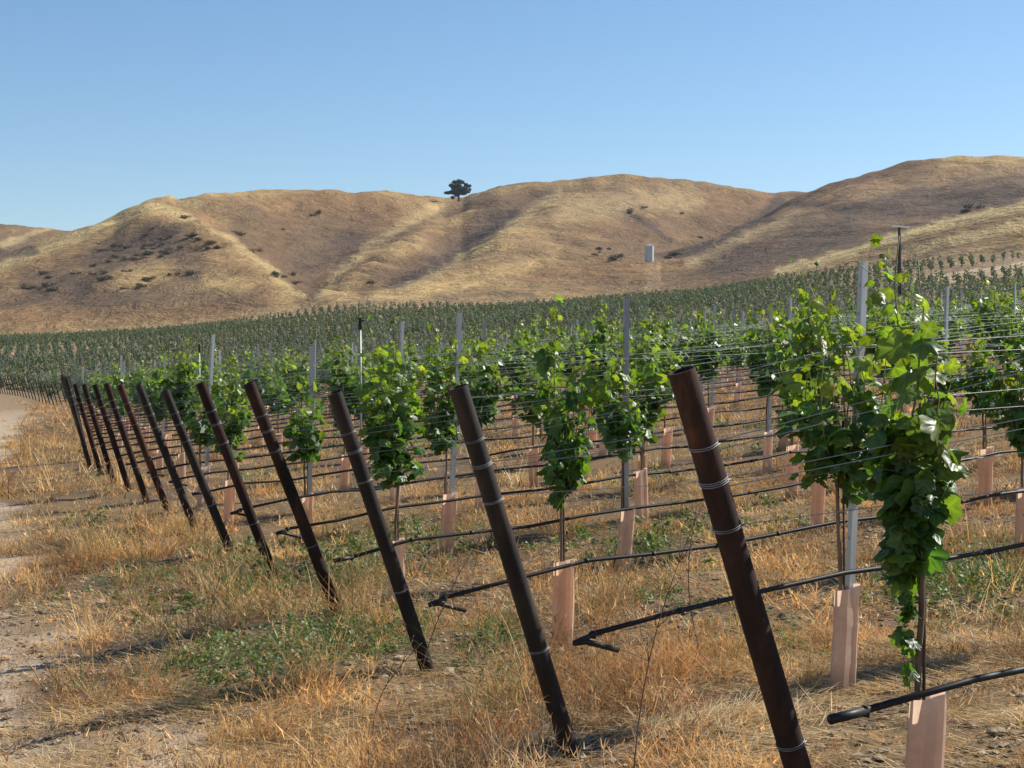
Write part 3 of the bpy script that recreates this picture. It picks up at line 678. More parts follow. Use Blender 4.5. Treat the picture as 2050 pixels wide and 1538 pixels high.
# ------------------------------------------------------------------ leaning end posts
TOPS = [(1364, 742), (917, 775), (670, 787), (498, 767), (401, 767), (330, 782), (277, 770), (240, 771), (213, 768), (190, 770), (168, 770), (150, 769)]
RAD = .0395
post_axis = {}
def end_post(k, detail):
    bx, by = row_start(k); bz = gz(bx, by)
    if k < len(TOPS):
        zt = by - .25; tx, ty = (TOPS[k][0] - 1025) / F * zt, zt; tz = EYE - (TOPS[k][1] - HZ) / F * zt
    else:
        l = rng.normal(.44, .05); tx, ty, tz = bx - RD[0] * l, by - RD[1] * l + rng.normal(0, .03), bz + rng.normal(1.58, .035)
    B = np.array([bx, by, bz]); T = np.array([tx, ty, tz]); ax = T - B; ln = np.linalg.norm(ax); ax /= ln
    post_axis[k] = (B, T)
    e = link("end_post", None, None, B)
    b = MB(); rel = lambda f: (ax * ln * f)
    fr = np.linspace(-.12, 1, 9)
    b.tube([rel(f) for f in fr], RAD, 20 if detail else 8, cap=False)
    sides = 20 if detail else 8
    # rim and hollow inside
    A = np.cross(ax, [0, 0, 1.0]); A /= np.linalg.norm(A); Bv = np.cross(ax, A); an = np.arange(sides) * 2 * np.pi / sides
    T0 = np.gradient(np.array([rel(f) for f in fr]), axis=0)[-1]; T0 /= np.linalg.norm(T0)
    rings = []
    for rr, dz in ((RAD, 0), (RAD - .006, .0005), (RAD - .007, -.35)):
        rings.append(rel(1) + ax * dz + rr * (np.cos(an)[:, None] * A + np.sin(an)[:, None] * Bv))
    Q = [[i * sides + j, i * sides + (j + 1) % sides, (i + 1) * sides + (j + 1) % sides, (i + 1) * sides + j] for i in range(2) for j in range(sides)]
    b.add(np.concatenate(rings), [np.array(Q)]); b.add(rings[2], [np.arange(sides)[None]])
    link("pipe", b.mesh("pipe", {1: M_RUST_DARK, 2: M_RUST_DARK, 5: M_RUST_DARK, 7: M_RUST_RED, 6: M_RUST_DARK}.get(k, M_RUST if k < 12 else M_RUST_DARK), True), e)
    if k < 34:
        for f, turns in ((.865, 2), (.80, 3), (.715 - .01 * (k % 3), 2), (.305, 2)):
            if f < .4 and k > 12: continue
            w = MB(); nt_ = 14 * turns if detail else 10; a_ = np.linspace(0, 2 * np.pi * (turns if detail else 1), nt_)
            c0 = rel(f); tiltv = .006
            pts = c0 + (RAD + .0022) * (np.cos(a_)[:, None] * A + np.sin(a_)[:, None] * Bv) + ax * (np.linspace(-.006, .006, nt_)[:, None] * turns / 2 + tiltv * np.cos(a_)[:, None])
            w.tube(pts, .0016 if detail else .003, 5 if detail else 4)
            if detail:
                s0 = c0 + (RAD + .003) * (A * -.6 + Bv * .3); tt = np.linspace(0, 1, 8)[:, None]
                w.tube(s0 + np.array([RD[0], RD[1], .1]) * tt * .05 + .004 * np.c_[np.sin(tt * 20), np.cos(tt * 20), np.sin(tt * 14)], .002, 4)
            link("wire_wrap", w.mesh("wire_wrap", M_WRAP, True), e)
    return e
desc = {0: "nearest and largest leaning rusty end post, its foot out of view at the bottom right", 1: "second leaning rusty end post, smooth dark pipe right of the middle",
        2: "third leaning end post, nearly black, its foot in pale weeds", 3: "fourth leaning end post, reddish rust, ending in green weeds", 4: "fifth leaning end post, reddish brown, beside a dark green bush"}
NP = 0
for k in range(0, 100):
    bx, by = row_start(k); px = 1025 + F * bx / by
    if px < -60: break
    e = end_post(k, k < 14); NP += 1
    if k in desc: lb = desc[k]
    elif k < 14: lb = f"{ORD[k]} leaning rusty end post counted from the nearest one"
    elif k < 46: lb = "dark leaning end post in the tightly overlapping run behind the near posts"
    else: lb = "tiny leaning end post in the far bend of the line by the dirt track"
    tag(e, lb, "end post", "leaning rusty end posts")
print("posts", NP)

# ------------------------------------------------------------------ wires and drip hoses
def row_end(k, p):
    t = np.arange(0, 260, 1.0); x = p[0] + RD[0] * t; y = p[1] + RD[1] * t; px = 1025 + F * x / y
    m = np.where(px < 2200)[0]; return float(max(3.0, min(t[m[-1]] + 2 if len(m) else 3, 120)))
LV = [("top", .865, 1.58, .02), ("top", .865, 1.54, -.02), ("middle", .80, 1.31, .02), ("middle", .80, 1.27, -.02), ("lower", .715, 1.0, 0)]
for k in range(0, 70):
    if k not in post_axis: break
    B, T = post_axis[k]; p = row_start(k); te = row_end(k, p); n_lv = LV if k < 14 else [LV[0], LV[2]]
    if k >= 48: n_lv = [LV[0], LV[2]]
    t_first = FIRST_T.get(k, .8) + (1.83 * STK.get(k, (k * 2 + 1) % 3) if k else 1.83)
    for li, (nm, f, h, side) in enumerate(n_lv):
        S = B + (T - B) * (f if li % 2 == 0 else f - .015)
        ts = t_first + np.arange(0, 60) * 5.49; ts = ts[ts < te + 5.5]
        tt = np.unique(np.concatenate([ts, ts[:-1] + 2.745, ts[:-1] + 1.37, ts[:-1] + 4.1]))
        x = p[0] + RD[0] * tt - RD[1] * side; y = p[1] + RD[1] * tt + RD[0] * side
        gg = np.interp(tt, ts, ground(p[0] + RD[0] * ts, p[1] + RD[1] * ts, False))
        ph = ((tt - t_first) / 5.49) % 1; z = gg + h - .05 * 4 * ph * (1 - ph) * (1 + .6 * (li % 2)) + rng.normal(0, .012)
        P = np.concatenate([[S], np.c_[x, y, z]])
        d = np.linalg.norm(P[1:, :2] - P[:-1, :2], axis=1)
        b = MB(); b.tube(P, .0014 if k < 10 else .0015, 4 if k < 10 else 3)
        e = link("trellis_wire", b.mesh("trellis_wire", M_WIRE, True))
        side_w = ("nearer" if li % 2 == 0 else "farther") if (k < 14 and li < 4) else ""
        lb = (f"{side_w + ' of the pair of ' if side_w else ''}{nm} trellis wire{'s' if side_w else ''} of the {ORD[k]} row".strip() if k < 14 else "thin trellis wire stretched along one of the many distant rows")
        tag(e, lb, "wire", "trellis wires along the rows")
    # drip hose
    td = np.arange(.05, te, .46 if k < 16 else .92)
    x = p[0] + RD[0] * td + .03; y = p[1] + RD[1] * td - .04
    tv = FIRST_T.get(k, .8); ph = ((td - tv) / 1.83) % 1
    g_ = ground(x, y, False); z = g_ + {0: .50, 1: .55, 2: .47}.get(k, .46) + (.08 * np.exp(-((td) / .3) ** 2) if k == 0 else 0) - .03 * 4 * ph * (1 - ph) - .03 * np.exp(-(td - .05) / .3) + rng.normal(0, .008, len(td))
    P = np.c_[x, y, z]; e = link("drip_hose", None, None, P[0])
    b = MB(); b.tube(P - P[0], .0115 if k < 8 else .0135 if k < 20 else .016, 8 if k < 8 else 4); link("pipe", b.mesh("pipe", M_HOSE, True), e)
    if k < 10:
        b = MB(); rd3 = np.array([RD[0], RD[1], 0]); 
        if k % 3 == 0: b.tube([-rd3 * .12 + [0, 0, -.012], rd3 * .02], .0145, 10)
        else:
            b.tube([-rd3 * .08 + [0, 0, -.03], -rd3 * .02 + [0, 0, -.028], rd3 * .14 + [0, 0, -.075]], .0125, 8); b.tube([-rd3 * .08 + [0, 0, -.03], rd3 * .02], .012, 8)
        b.tube([rd3 * .012 + [0, 0, -.018], rd3 * .02 + [0, 0, .014]], .014, 8)
        link("hose_end", b.mesh("hose_end", M_HOSE, True), e)
        r_ = np.random.default_rng(k)
        for i_ in sorted(set(r_.integers(1, max(2, min(len(P) - 2, 12)), 5))):
            c = P[i_] - P[0]; dv = (P[i_ + 1] - P[i_]) if i_ + 1 < len(P) else rd3
            dv = dv / np.linalg.norm(dv); b = MB(); b.tube([c - dv * .012, c + dv * .012], .0145, 8); link("emitter", b.mesh("emitter", M_HOSE, True), e)
    tag(e, f"black drip hose hung above the ground along the {ORD[k]} row" if k < 14 else "thin black drip hose along one of the many distant rows", "drip hose", "black drip hoses along the rows")

# sprinkler risers with black heads
for px, ptop, d, lb in ((721, 636, 20.0, "thin grey riser with a black sprinkler head above the vines, left of the middle"), (399, 690, 30.0, "thin grey riser with a small black head above the vines at the left")):
    x = (px - 1025) / F * d; z = gz(x, d); top = EYE + (HZ - ptop) / F * d
    e = tag(link("sprinkler_riser", None, None, (x, d, z)), lb, "sprinkler")
    b = MB(); b.tube([(0, 0, -.05), (.01, 0, (top - z) * .5), (0, 0, top - z - .1)], .013, 8); link("pipe", b.mesh("pipe", M_STAKE, True), e)
    b = MB(); h = top - z; b.tube([(0, 0, h - .15), (0, 0, h - .09), (0, 0, h - .06), (0, 0, h)], [.022, .026, .016, .02], 10); b.box((.03, 0, h - .04), (.05, .012, .014)); b.box((-.02, 0, h - .015), (.04, .01, .012))
    link("head", b.mesh("head", M_HOSE), e)

# ------------------------------------------------------------------ utility pole
d = 150.0; x = (1801 - 1025) / F * d; z = gz(x, d)
e = tag(link("utility_pole", None, None, (x, d, z)), "dark wooden utility pole with a pale crossarm standing in the vineyard", "utility pole")
H = EYE + (HZ - 452) / F * d - z
b = MB(); b.tube([(0, 0, -.5), (0, 0, H * .5), (0, 0, H)], [.19, .17, .14], 12); link("pole", b.mesh("pole", M_POLE, True), e)
b = MB(); ca = math.radians(35); Rm = np.array([[math.cos(ca), -math.sin(ca), 0], [math.sin(ca), math.cos(ca), 0], [0, 0, 1]])
b.box((0, -.17, H - .1), (2.4, .12, .14), Rm); link("crossarm", b.mesh("crossarm", M_ARM), e)
for s in (-1.05, -.45, .45, 1.05):
    c = Rm @ np.array([s, 0, 0]); b = MB(); b.tube([(c[0], c[1] - .17, H - .03), (c[0], c[1] - .17, H + .08), (c[0], c[1] - .17, H + .2)], [.03, .06, .035], 8)
    link("insulator", b.mesh("insulator", M_ARM, True), e)
b = MB(); b.box((.28, -.05, H - 1.9), (.30, .22, .5)); b.box((.1, 0, H - 1.8), (.2, .05, .05)); link("fuse_box", b.mesh("fuse_box", M_ARM), e)

# ------------------------------------------------------------------ water tank
x, d = px_to_ground(1300, 524); z = gz(x, d)
e = tag(link("water_tank", None, None, (x, d, z)), "pale cylindrical steel water tank on a knoll at the foot of the hills", "water tank")
hh = 31 / F * d; rr = 9 / F * d
b = MB(); zz = np.array([-1, 0, .25, .5, .75, .97, 1]) * hh; b.tube([(0, 0, q) for q in zz], rr, 32); link("shell", b.mesh("shell", M_TANK, True), e); shell = sc.objects["shell"]
b = MB(); b.tube([(0, 0, hh), (0, 0, hh + .05), (0, 0, hh + .32), (0, 0, hh + .36)], [rr * 1.03, rr * 1.03, .25, .25], 32); link("roof", b.mesh("roof", M_TANK), e)
for q in (.25, .5, .75):
    b = MB(); b.tube([(0, 0, q * hh - .03), (0, 0, q * hh + .03)], rr * 1.015, 32); link("hoop", b.mesh("hoop", M_TANK, True), shell)
b = MB(); lx, ly = rr * .3, -rr * 1.02
for s in (-.2, .2): b.tube([(lx + s, ly, 0), (lx + s, ly, hh)], .035, 6)
for q in np.arange(.3, hh, .35): b.tube([(lx - .2, ly, q), (lx + .2, ly, q)], .02, 5)
link("ladder", b.mesh("ladder", M_STAKE), e)

# ------------------------------------------------------------------ oak on the ridge
x, d = px_to_ground(918, 403); d = min(d, 840); x = (918 - 1025) / F * d; z = gz(x, d)
print("oak", d, to_px(x, d, z))
e = tag(link("oak_tree", None, None, (x, d, z)), "lone dark oak tree standing on the saddle of the ridge", "tree")
r = np.random.default_rng(55); b = MB(); sc_t = 46 / F * d / 10.0
tp = np.array([(0, 0, -1.0), (.1, 0, 1.2), (-.1, 0, 2.6), (-.2, .1, 3.6)]) * sc_t; b.tube(tp, np.array([.55, .42, .36, .28]) * sc_t, 10)
lobes = []
for (ox, oy, oz, rd_) in ((0, 0, 7.6, 1.5), (1.5, -.5, 6.0, 1.4), (-1.6, .4, 7.4, 1.3), (2.8, 0, 6.6, 1.2), (.4, .3, 4.6, 1.4), (-1.4, -.5, 4.4, 1.2), (-5.4, 0, 4.6, .8), (-4.2, .2, 4.7, .9), (-2.8, .6, 5.0, 1.3), (-3.2, -.4, 7.8, 1.0), (-1.7, .3, 9.2, 1.2), (.2, -.4, 9.6, 1.1), (1.6, .4, 9.3, 1.0), (3.2, .4, 8.2, .9), (4.6, .2, 7.6, .8), (3.9, -.4, 5.2, 1.2), (2.2, .5, 4.6, 1.3), (-.9, .6, 5.6, 1.4), (.6, -.9, 6.8, 1.1), (4.9, 0, 6.1, .5), (-.8, -.8, 3.6, 1.2), (-2.6, .2, 2.6, .8), (1.0, 1.6, 5.6, 1.1), (-2.2, -1.4, 6.4, .9), (0, 1.8, 8, 1.1)):
    oz -= .9; c = np.array([ox, oy, oz]) * sc_t; lobes.append((c, rd_ * sc_t))
    m1 = tp[-1] * .6 + c * .4 + np.array([0, 0, -.4 * sc_t]); b.tube([tp[-1], m1, c], np.array([.2, .13, .05]) * sc_t, 6)
link("trunk", b.mesh("trunk", M_TRUNK, True), e)
C, O = [], []
for c, rd_ in lobes:
    m = 330; v = r.normal(0, 1, (m, 3)); v /= np.linalg.norm(v, axis=1)[:, None]; C.append(c + v * rd_ * r.uniform(.45, 1.1, (m, 1)) * [1, 1, .72]); O.append(v)
C, O = np.concatenate(C), np.concatenate(O); V, Fc, nb = leaf_mesh(r, C, O, sc_t * r.uniform(.3, .55, len(C)), 'lo', .2)
cc = leaf_cols(r, len(C), 0, nb, (.035, .060, .040)); link("crown", mesh_np("crown", V, [Fc], M_TREE, col=cc), e)

# ------------------------------------------------------------------ scrub on the hills
def shrub_mesh(seed):
    r = np.random.default_rng(seed); m = 300; k = r.integers(3, 6); cs = r.normal(0, .55, (k, 3)) * [1, 1, .2] + [0, 0, .45]; w = r.integers(0, k, m)
    v = r.normal(0, 1, (m, 3)); v /= np.linalg.norm(v, axis=1)[:, None]; C = cs[w] + v * r.uniform(.3, .62, (m, 1)) * [1, 1, .8]; C[:, 2] = np.abs(C[:, 2])
    V, Fc, nb = leaf_mesh(r, C, v, r.uniform(.12, .25, m), 'lo', .1)
    cols = leaf_cols(r, m, 0, nb, (.060, .052, .036))
    return mesh_np("hill_shrub", V, [Fc], M_TREE, col=cols)
SH = [shrub_mesh(i) for i in range(5)]
shr = [(366,437,1.7,"dark round shrub alone near the top of the left hill"), (636,428,1.6,"small dark shrub on the upper slope of the left hill"), (627,433,1.2,None), (478,470,1.9,"dark shrub on the bright nose of the left hill, upper one"), (510,505,1.3,None), (550,550,1.4,None), (562,557,1.2,None), (586,552,1.2,None), (586,568,1.2,None), (748,568,1.3,None),
       (1265,424,1.8,"dark shrub clump high on the middle hill above the gully"), (1289,417,1.2,None), (1258,427,1.6,None), (1203,500,1.4,None), (1222,500,1.2,None), (1226,520,1.8,"dark shrub left of the water tank"), (1190,512,1.0,None), (1242,514,1.2,None), (1347,512,1.8,"dark shrub right of the water tank"), (1335,517,1.4,None), (1400,477,1.3,None), (1365,428,1.1,None),
       (1950,419,2.0,"dark shrub high on the right hill"), (1935,424,1.4,None), (1200,508,.9,None), (400,481,1.4,None), (415,490,1.4,None), (440,498,1.3,None), (418,499,1.1,None), (425,488,1.1,None), (567,461,1.2,None)]
r = np.random.default_rng(77)
for cx, cy, n_, sx, sy in ((330, 490, 20, 34, 22), (240, 500, 12, 40, 18), (210, 545, 9, 45, 14), (95, 575, 8, 24, 10), (300, 560, 8, 60, 12)):
    for _ in range(n_):
        a, b_ = r.normal(0, 1, 2); shr.append((cx + a * sx, cy + b_ * sy - a * 5, r.uniform(.7, 1.6), None))
for px, py, s_, lb in shr:
    x, d = px_to_ground(px, py)
    if d > 1200 or d < 250: continue
    q = r.uniform(.8, 1.2, 3) * s_ * [1.25, 1.25, .85]
    o = link("hill_shrub", SH[r.integers(5)], None, (x, d, gz(x, d) - .1)); o.scale = q; o.rotation_euler[2] = r.uniform(0, 6.28)
    tag(o, lb or "small dark dry shrub scattered on the bare hillsides", "shrub", "shrubs scattered on the hills")

# ------------------------------------------------------------------ grass, straw and weeds
GREEN_SPOTS = [(480, 1320, .9, .42), (600, 1290, .9, .38), (760, 1290, .6, .3), (560, 1330, 1.0, .3), (980, 1310, .5, .25), (990, 1275, .4, .2), (600, 1140, .9, .6), (560, 1190, .6, .4), (680, 1130, .8, .5), (250, 1060, .4, .5), (260, 1150, .5, .5), (1290, 1090, .8, .5), (1500, 1250, .35, .3), (1890, 1180, .8, .4), (1950, 1140, .8, .4), (170, 1020, .35, .6), (960, 1370, .4, .2), (1360, 1180, .4, .3), (330, 1200, .6, .3), (800, 1060, .6, .6), (1560, 1280, .3, .25), (370, 1280, .5, .3)]
GS = [(*px_to_ground(px, py + 25), st_, rad) for px, py, st_, rad in GREEN_SPOTS]
def green_field(X, Y):
    g = 0 * X
    for gx, gy, s_, rd_ in GS: g = np.maximum(g, s_ * np.exp(-((X - gx) ** 2 + ((Y - gy) / 1.6) ** 2) / (2 * rd_ ** 2 * .6)))
    return g + .35 * sstep(.62, .74, fbm(X / 1.7, Y / 1.7, 51, 3)) * sstep(-1.5, 0, lateral(X, Y))
def veg_density(X, Y):
    lat = lateral(X, Y); s, t = st(X, Y)
    road = sstep(1.5, 2.1, -lat + (fbm(X / 1.3, Y / 1.3, 22, 3) - .5) * 1.7)
    n_ = sstep(.38, .56, fbm(X / .5, Y / .5, 52, 3)) * (1 - .45 * sstep(.0, .8, lat) * sstep(8.2, 6.5, Y)); rowd = np.abs((s / SP + .5) % 1 - .5) * SP
    strip = (1 - .65 * sstep(.45, .15, rowd) * (lat > .2) * (Y < 40) * sstep(.35, .6, fbm(X / .6, Y / .6, 53, 2)))
    d_ = n_ * strip * (1 - .93 * road)
    # trampled bare spots in front
    for px, py, rd_ in ((1150, 1500, .25), (1200, 1530, .28), (1700, 1390, .42), (1500, 1400, .25), (60, 1360, .6), (80, 1240, .7), (100, 1500, .35)):
        gx, gy = BARE[(px, py)]; d_ = d_ * (1 - .9 * np.exp(-((X - gx) ** 2 + ((Y - gy) / 1.3) ** 2) / (2 * rd_ ** 2 * .5)))
    return np.clip(d_ + .06 * (1 - road), 0, 1)
BARE = {(px, py): px_to_ground(px, py) for px, py in ((1150, 1500), (1200, 1530), (1700, 1390), (1500, 1400), (60, 1360), (80, 1240), (100, 1500))}
PAL = np.array([(.64,.45,.21), (.57,.365,.155), (.45,.27,.115), (.40,.205,.085), (.38,.29,.17), (.74,.58,.33), (.20,.12,.065)])
def strips(base, dirv, bend, length, width, nseg, col, rngg, flat=False):
    """grass blades as bent tapering strips"""
    m = len(base); u = np.linspace(0, 1, nseg + 1)
    P = base[:, None] + dirv[:, None] * (length[:, None] * u)[:, :, None] + bend[:, None] * ((u ** 2)[None, :, None] * length[:, None, None])
    a = rngg.uniform(0, np.pi, m); side = np.stack([np.cos(a), np.sin(a), 0 * a], 1)
    wd = width[:, None] * (1 - u ** 1.5 * .85)[None]
    V = np.stack([P - side[:, None] * wd[:, :, None] / 2, P + side[:, None] * wd[:, :, None] / 2], 2).reshape(-1, 3)
    k = 2 * (nseg + 1); q = np.array([[2 * i, 2 * i + 1, 2 * i + 3, 2 * i + 2] for i in range(nseg)])
    Q = (np.arange(m)[:, None, None] * k + q[None]).reshape(-1, 4)
    return V, Q, np.repeat(col, k, 0), P[:, -1]
def sample(y0, y1, dens, r):
    w_ = .5 if y0 < 18 else .38; area = 2 * w_ * (y1 ** 2 - y0 ** 2) / 2 + .3 * (y1 - y0); m = int(area * dens)
    Y = np.sqrt(r.uniform(y0 ** 2, y1 ** 2, m)); X = r.uniform(-w_, w_, m) * Y + r.uniform(-.15, .15, m); return X, Y
def tuft_cols(X, Y, r, green):
    m = len(X); sel = np.clip((fbm(X / .7, Y / .7, 61, 3) - .25) / .5 * 5 + r.normal(0, 1.1, m), 0, 6.99).astype(int)
    c = PAL[sel] * r.uniform(.7, 1.3, m)[:, None] * (.75 + .6 * sstep(.35, .65, fbm(X / .4, Y / .4, 66, 2)))[:, None] * np.array([1.04, 1, .95])
    gk = (r.random(m) < green)[:, None]; gc = np.array([.13, .19, .06]) * r.uniform(.6, 1.4, m)[:, None]
    return np.where(gk, gc, c)
def grass():
    r = np.random.default_rng(21); VV, QQ, CC = [], [], []; off = 0
    def push(V, Q, c):
        nonlocal off
        VV.append(V); QQ.append(Q + off); CC.append(c); off += len(V)
    for y0, y1, dens, nb, wmin in ((3.6, 9, 120, 24, .0032), (9, 18, 62, 18, .005), (18, 42, 20, 13, .0095), (42, 120, 4.2, 9, .022)):
        X, Y = sample(y0, y1, dens, r); dn = veg_density(X, Y); k = r.random(len(X)) < dn; X, Y, dn = X[k], Y[k], dn[k]
        hgt = (.07 + .17 * dn * sstep(.3, .7, fbm(X / 1.1, Y / 1.1, 62, 3)) + .05 * r.random(len(X))) * r.uniform(.5, 1.25, len(X))
        hgt = hgt * np.where(lateral(X, Y) < .2, 1.15 + .55 * sstep(.45, .65, fbm(X / .9, Y / .9, 67, 2)), .9) * (1 - .5 * sstep(.0, .8, lateral(X, Y)) * sstep(8.2, 6.5, Y)) * (.55 + .9 * sstep(.35, .7, fbm(X / .35, Y / .35, 65, 2)))
        gf = green_field(X, Y); tc = tuft_cols(X, Y, r, np.clip(gf * .9, 0, .85))
        m = len(X); i = np.repeat(np.arange(m), nb); n_ = len(i)
        a = r.uniform(0, 6.283, n_); sp_ = np.abs(r.normal(0, .035 + .003 * y0, n_)); bx, by = X[i] + np.cos(a) * sp_, Y[i] + np.sin(a) * sp_
        lean = r.gamma(1.8, .5, n_); a2 = a + r.normal(0, 1.3, n_)
        dv = np.stack([np.cos(a2) * lean, np.sin(a2) * lean, np.ones(n_)], 1); dv /= np.linalg.norm(dv, axis=1)[:, None]
        bend = np.stack([np.cos(a2) * .3, np.sin(a2) * .3, -r.uniform(0, .9, n_)], 1) * r.uniform(-.2, 1.5, n_)[:, None]
        ln = hgt[i] * r.uniform(.5, 1.35, n_); bz = ground(bx, by) - .01
        wd = wmin * r.uniform(.7, 1.6, n_)
        col = tc[i] * r.uniform(.75, 1.25, n_)[:, None]
        V, Q, c, tip = strips(np.stack([bx, by, bz], 1), dv, bend, ln, wd, 3, col, r); push(V, Q, c)
        # seed heads: small bristly sprays at the blade ends
        hk = r.random(n_) < (.5 if y0 < 18 else .25); ti = tip[hk]; hc = col[hk] * [1.08, 1.0, .95]; hl = np.minimum(ln[hk] * .3, .045 if y0 < 18 else .07)
        for q in range(3 if y0 < 18 else 2):
            d2 = dv[hk] * .6 + r.normal(0, .55, (len(ti), 3)); d2 /= np.linalg.norm(d2, axis=1)[:, None]
            V, Q, c, _ = strips(ti - dv[hk] * .01, d2, d2 * .0, hl, wd[hk] * 1.3, 1, hc, r); push(V, Q, c)
    me = mesh_np("dry_grass", np.concatenate(VV), [np.concatenate(QQ)], M_GRASS, col=np.concatenate(CC))
    tag(link("dry_grass", me), "tangled dry golden brown grass covering the ground", "grass", kind="stuff")
    print("grass quads", len(me.polygons))
    # straw lying flat
    VV, QQ, CC = [], [], []; off = 0
    for y0, y1, dens, w_ in ((3.6, 9, 3600, .0042), (9, 20, 800, .006)):
        X, Y = sample(y0, y1, dens, r); k = r.random(len(X)) < np.clip(.12 + sstep(.35, .65, fbm(X / .5, Y / .5, 63, 3)), 0, 1) * np.where(lateral(X, Y) < -2.2, .12, 1); X, Y = X[k], Y[k]; m = len(X)
        a = r.uniform(0, 6.283, m) * .6 + fbm(X, Y, 64, 2) * 5; dv = np.stack([np.cos(a), np.sin(a), r.uniform(-.05, .3, m)], 1)
        ln = r.uniform(.03, .16, m); c = np.array([1.12, 1.12, 1.1]) * PAL[r.choice([0, 1, 4, 5, 5, 2], m)] * r.uniform(.6, 1.25, m)[:, None]
        V, Q, c, _ = strips(np.stack([X, Y, ground(X, Y) + r.uniform(.004, .03, m)], 1), dv, dv * .1, ln, w_ * r.uniform(.6, 1.5, m), 2, c, r)
        push(V, Q, c)
    # heap of pale straw by the second post
    hx, hy = px_to_ground(1450, 1455); m = 2600; X = hx + r.normal(0, .22, m); Y = hy + r.normal(0, .16, m); hh_ = .09 * np.exp(-((X - hx) ** 2 / .08 + (Y - hy) ** 2 / .04)) * r.random(m)
    a = r.normal(.7, .7, m); dv = np.stack([np.cos(a), np.sin(a), r.normal(.05, .25, m)], 1); c = PAL[r.choice([0, 5, 5, 1], m)] * r.uniform(.7, 1.25, m)[:, None]
    V, Q, c, _ = strips(np.stack([X, Y, ground(X, Y) + hh_ + .005], 1), dv, dv * .1, r.uniform(.06, .2, m), r.uniform(.003, .006, m), 2, c, r); push(V, Q, c)
    me = mesh_np("straw", np.concatenate(VV), [np.concatenate(QQ)], M_GRASS, col=np.concatenate(CC)); tag(link("straw", me), "loose straw lying over the soil", "straw", kind="stuff")
    # green weeds
    VV, FF, CC = [], [], []; off = 0
    for y0, y1, dens, nl, sz in ((3.6, 11, 120, 22, .018), (11, 30, 34, 14, .030), (30, 70, 4, 12, .07)):
        X, Y = sample(y0, y1, dens, r); g_ = green_field(X, Y); k = (r.random(len(X)) < np.clip(g_ - .12, 0, 1)) & (lateral(X, Y) > -2.6); X, Y, g_ = X[k], Y[k], g_[k]; m = len(X)
        if not m: continue
        Z = ground(X, Y); hp = r.uniform(.05, .3, m) * np.clip(g_ + .15, .3, 1.3); i = np.repeat(np.arange(m), nl); n_ = len(i)
        a = r.uniform(0, 6.283, n_); rr_ = r.uniform(0, .08, n_); C = np.stack([X[i] + np.cos(a) * rr_, Y[i] + np.sin(a) * rr_, Z[i] + hp[i] * r.uniform(.1, 1, n_)], 1)
        o = np.stack([np.cos(a), np.sin(a), r.uniform(0, .8, n_)], 1); V, Fc, nb_ = leaf_mesh(r, C, o, sz * r.uniform(.6, 1.7, n_), 'lo', -.1)
        c = leaf_cols(r, n_, .25, nb_, (.085, .150, .042)); VV.append(V); FF.append(Fc + off); CC.append(c); off += len(V)
    me = mesh_np("green_weeds", np.concatenate(VV), [np.concatenate(FF)], M_WEED, col=np.concatenate(CC)); tag(link("green_weeds", me), "patches of low green weeds among the dry grass", "weeds", kind="stuff")
    # clods
    m = 14000; Y = np.sqrt(r.uniform(14, 200, m)); X = r.uniform(-.36, .36, m) * Y; dn = veg_density(X, Y); k = r.random(m) > dn * 1.1; X, Y = X[k], Y[k]; m = len(X)
    oc = np.array([(1,0,0),(-1,0,0),(0,1,0),(0,-1,0),(0,0,.7),(0,0,-.7),(.6,.6,.35),(-.6,.6,.3),(-.6,-.6,.35),(.6,-.6,.3)], float)
    fc = np.array([(4,6,7),(4,7,8),(4,8,9),(4,9,6),(6,0,2),(6,2,7),(7,2,1),(7,1,8),(8,1,3),(8,3,9),(9,3,0),(9,0,6)])
    s_ = r.gamma(2, .005, m) + .004; V = np.stack([X, Y, ground(X, Y) + s_ * .2], 1)[:, None] + oc[None] * s_[:, None, None] * r.uniform(.6, 1.3, (m, 10, 1))
    Fc = (np.arange(m)[:, None, None] * 10 + fc[None]).reshape(-1, 3); c = np.repeat(np.array([.36, .27, .185]) * r.uniform(.6, 1.3, m)[:, None], 10, 0)
    me = mesh_np("soil_clods", V.reshape(-1, 3), [Fc], M_TERRAIN, col=c, extra={"far": np.zeros(m * 10)}); tag(link("soil_clods", me), "small clods of dry earth on the bare patches", "clods", kind="stuff")
grass()

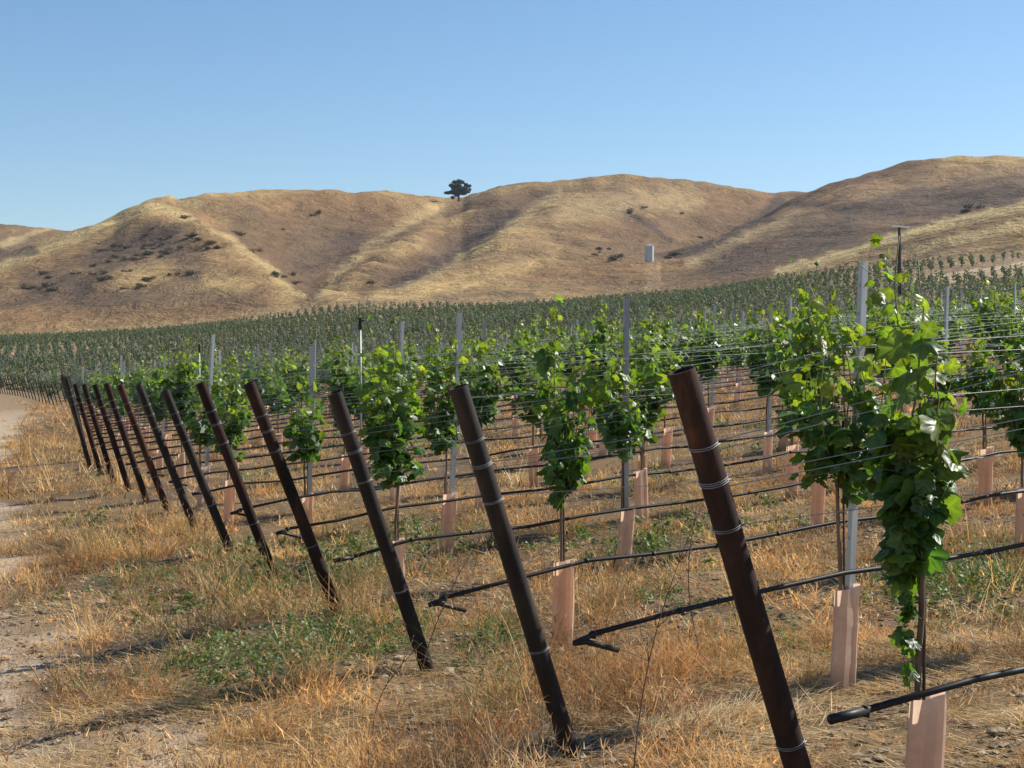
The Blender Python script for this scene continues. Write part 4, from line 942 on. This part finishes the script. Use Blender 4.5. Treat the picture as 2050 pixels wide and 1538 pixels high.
# tall dead stalks leaning in the grass
def stalk(px, pyb, pxt, pyt, d, lb, th=.0035, br=9):
    r = np.random.default_rng(int(px)); x = (px - 1025) / F * d; z = gz(x, d); tx = (pxt - px) / F * d; tz = max(.2, EYE + (HZ - pyt) / F * d - z)
    e = tag(link("dead_stalk", None, None, (x, d, z)), lb, "weed", "tall dead weed stalks")
    b = MB(); tt = np.linspace(0, 1, 10)[:, None]; P = np.array([tx, .05, tz]) * tt + np.array([-.06, 0, 0]) * np.sin(tt * 3.1) + np.array([0, 0, -.02]) * (tt == 0); b.tube(P, np.linspace(th, th * .35, 10), 5); pass
    for _ in range(br):
        i = r.integers(3, 10); v = r.normal(0, 1, 3); v[2] = abs(v[2]) + .6; v /= np.linalg.norm(v); ln = r.uniform(.05, .16); b.tube([P[i], P[i] + v * ln * .6, P[i] + v * ln + [0, 0, -.01]], [.0018, .0014, .0012], 4)
        b.tube([P[i] + v * ln, P[i] + v * (ln + .012)], [.004, .001], 5)
    link("stem", b.mesh("stem", M_BARK, True), e)
stalk(1265, 1530, 1415, 1000, 6.2, "tall thin dead stalk leaning right between the two nearest posts")
stalk(1405, 1200, 1400, 1010, 8.6, "dark upright dead stalk with twigs behind the nearest post", .005)
stalk(745, 1450, 845, 1290, 7.6, "thin dead stalk leaning right near the bottom middle")
stalk(840, 1270, 1010, 1010, 8.8, "long dead stem leaning right behind the third post")
stalk(425, 1240, 465, 1120, 10.8, "dead stalk leaning right below the sixth post")
stalk(1640, 1290, 1560, 1250, 9.5, "short forked dead stalk in the grass behind the nearest post", .003)
d_air = 0.00006
b = MB(); zt_ = ZR[1] + 14; zb_ = min(ZR[0], -.5) - 1.0; b.box((0, 390, (zt_ + zb_) / 2), (3440, 2640, zt_ - zb_)); hm = b.mesh("haze", M_HOSE); hm.materials.clear()
mh = bpy.data.materials.new("haze"); mh.use_nodes = True; mh.node_tree.nodes.remove(mh.node_tree.nodes["Principled BSDF"])
pv = mh.node_tree.nodes.new("ShaderNodeVolumePrincipled"); pv.inputs["Density"].default_value = d_air; pv.inputs["Color"].default_value = (.80, .88, 1, 1); pv.inputs["Anisotropy"].default_value = .3
mh.node_tree.links.new(pv.outputs[0], mh.node_tree.nodes["Material Output"].inputs["Volume"]); hm.materials.append(mh)
tag(link("haze", hm), "thin bluish summer haze over the far hills", "haze", kind="stuff")
print("done")
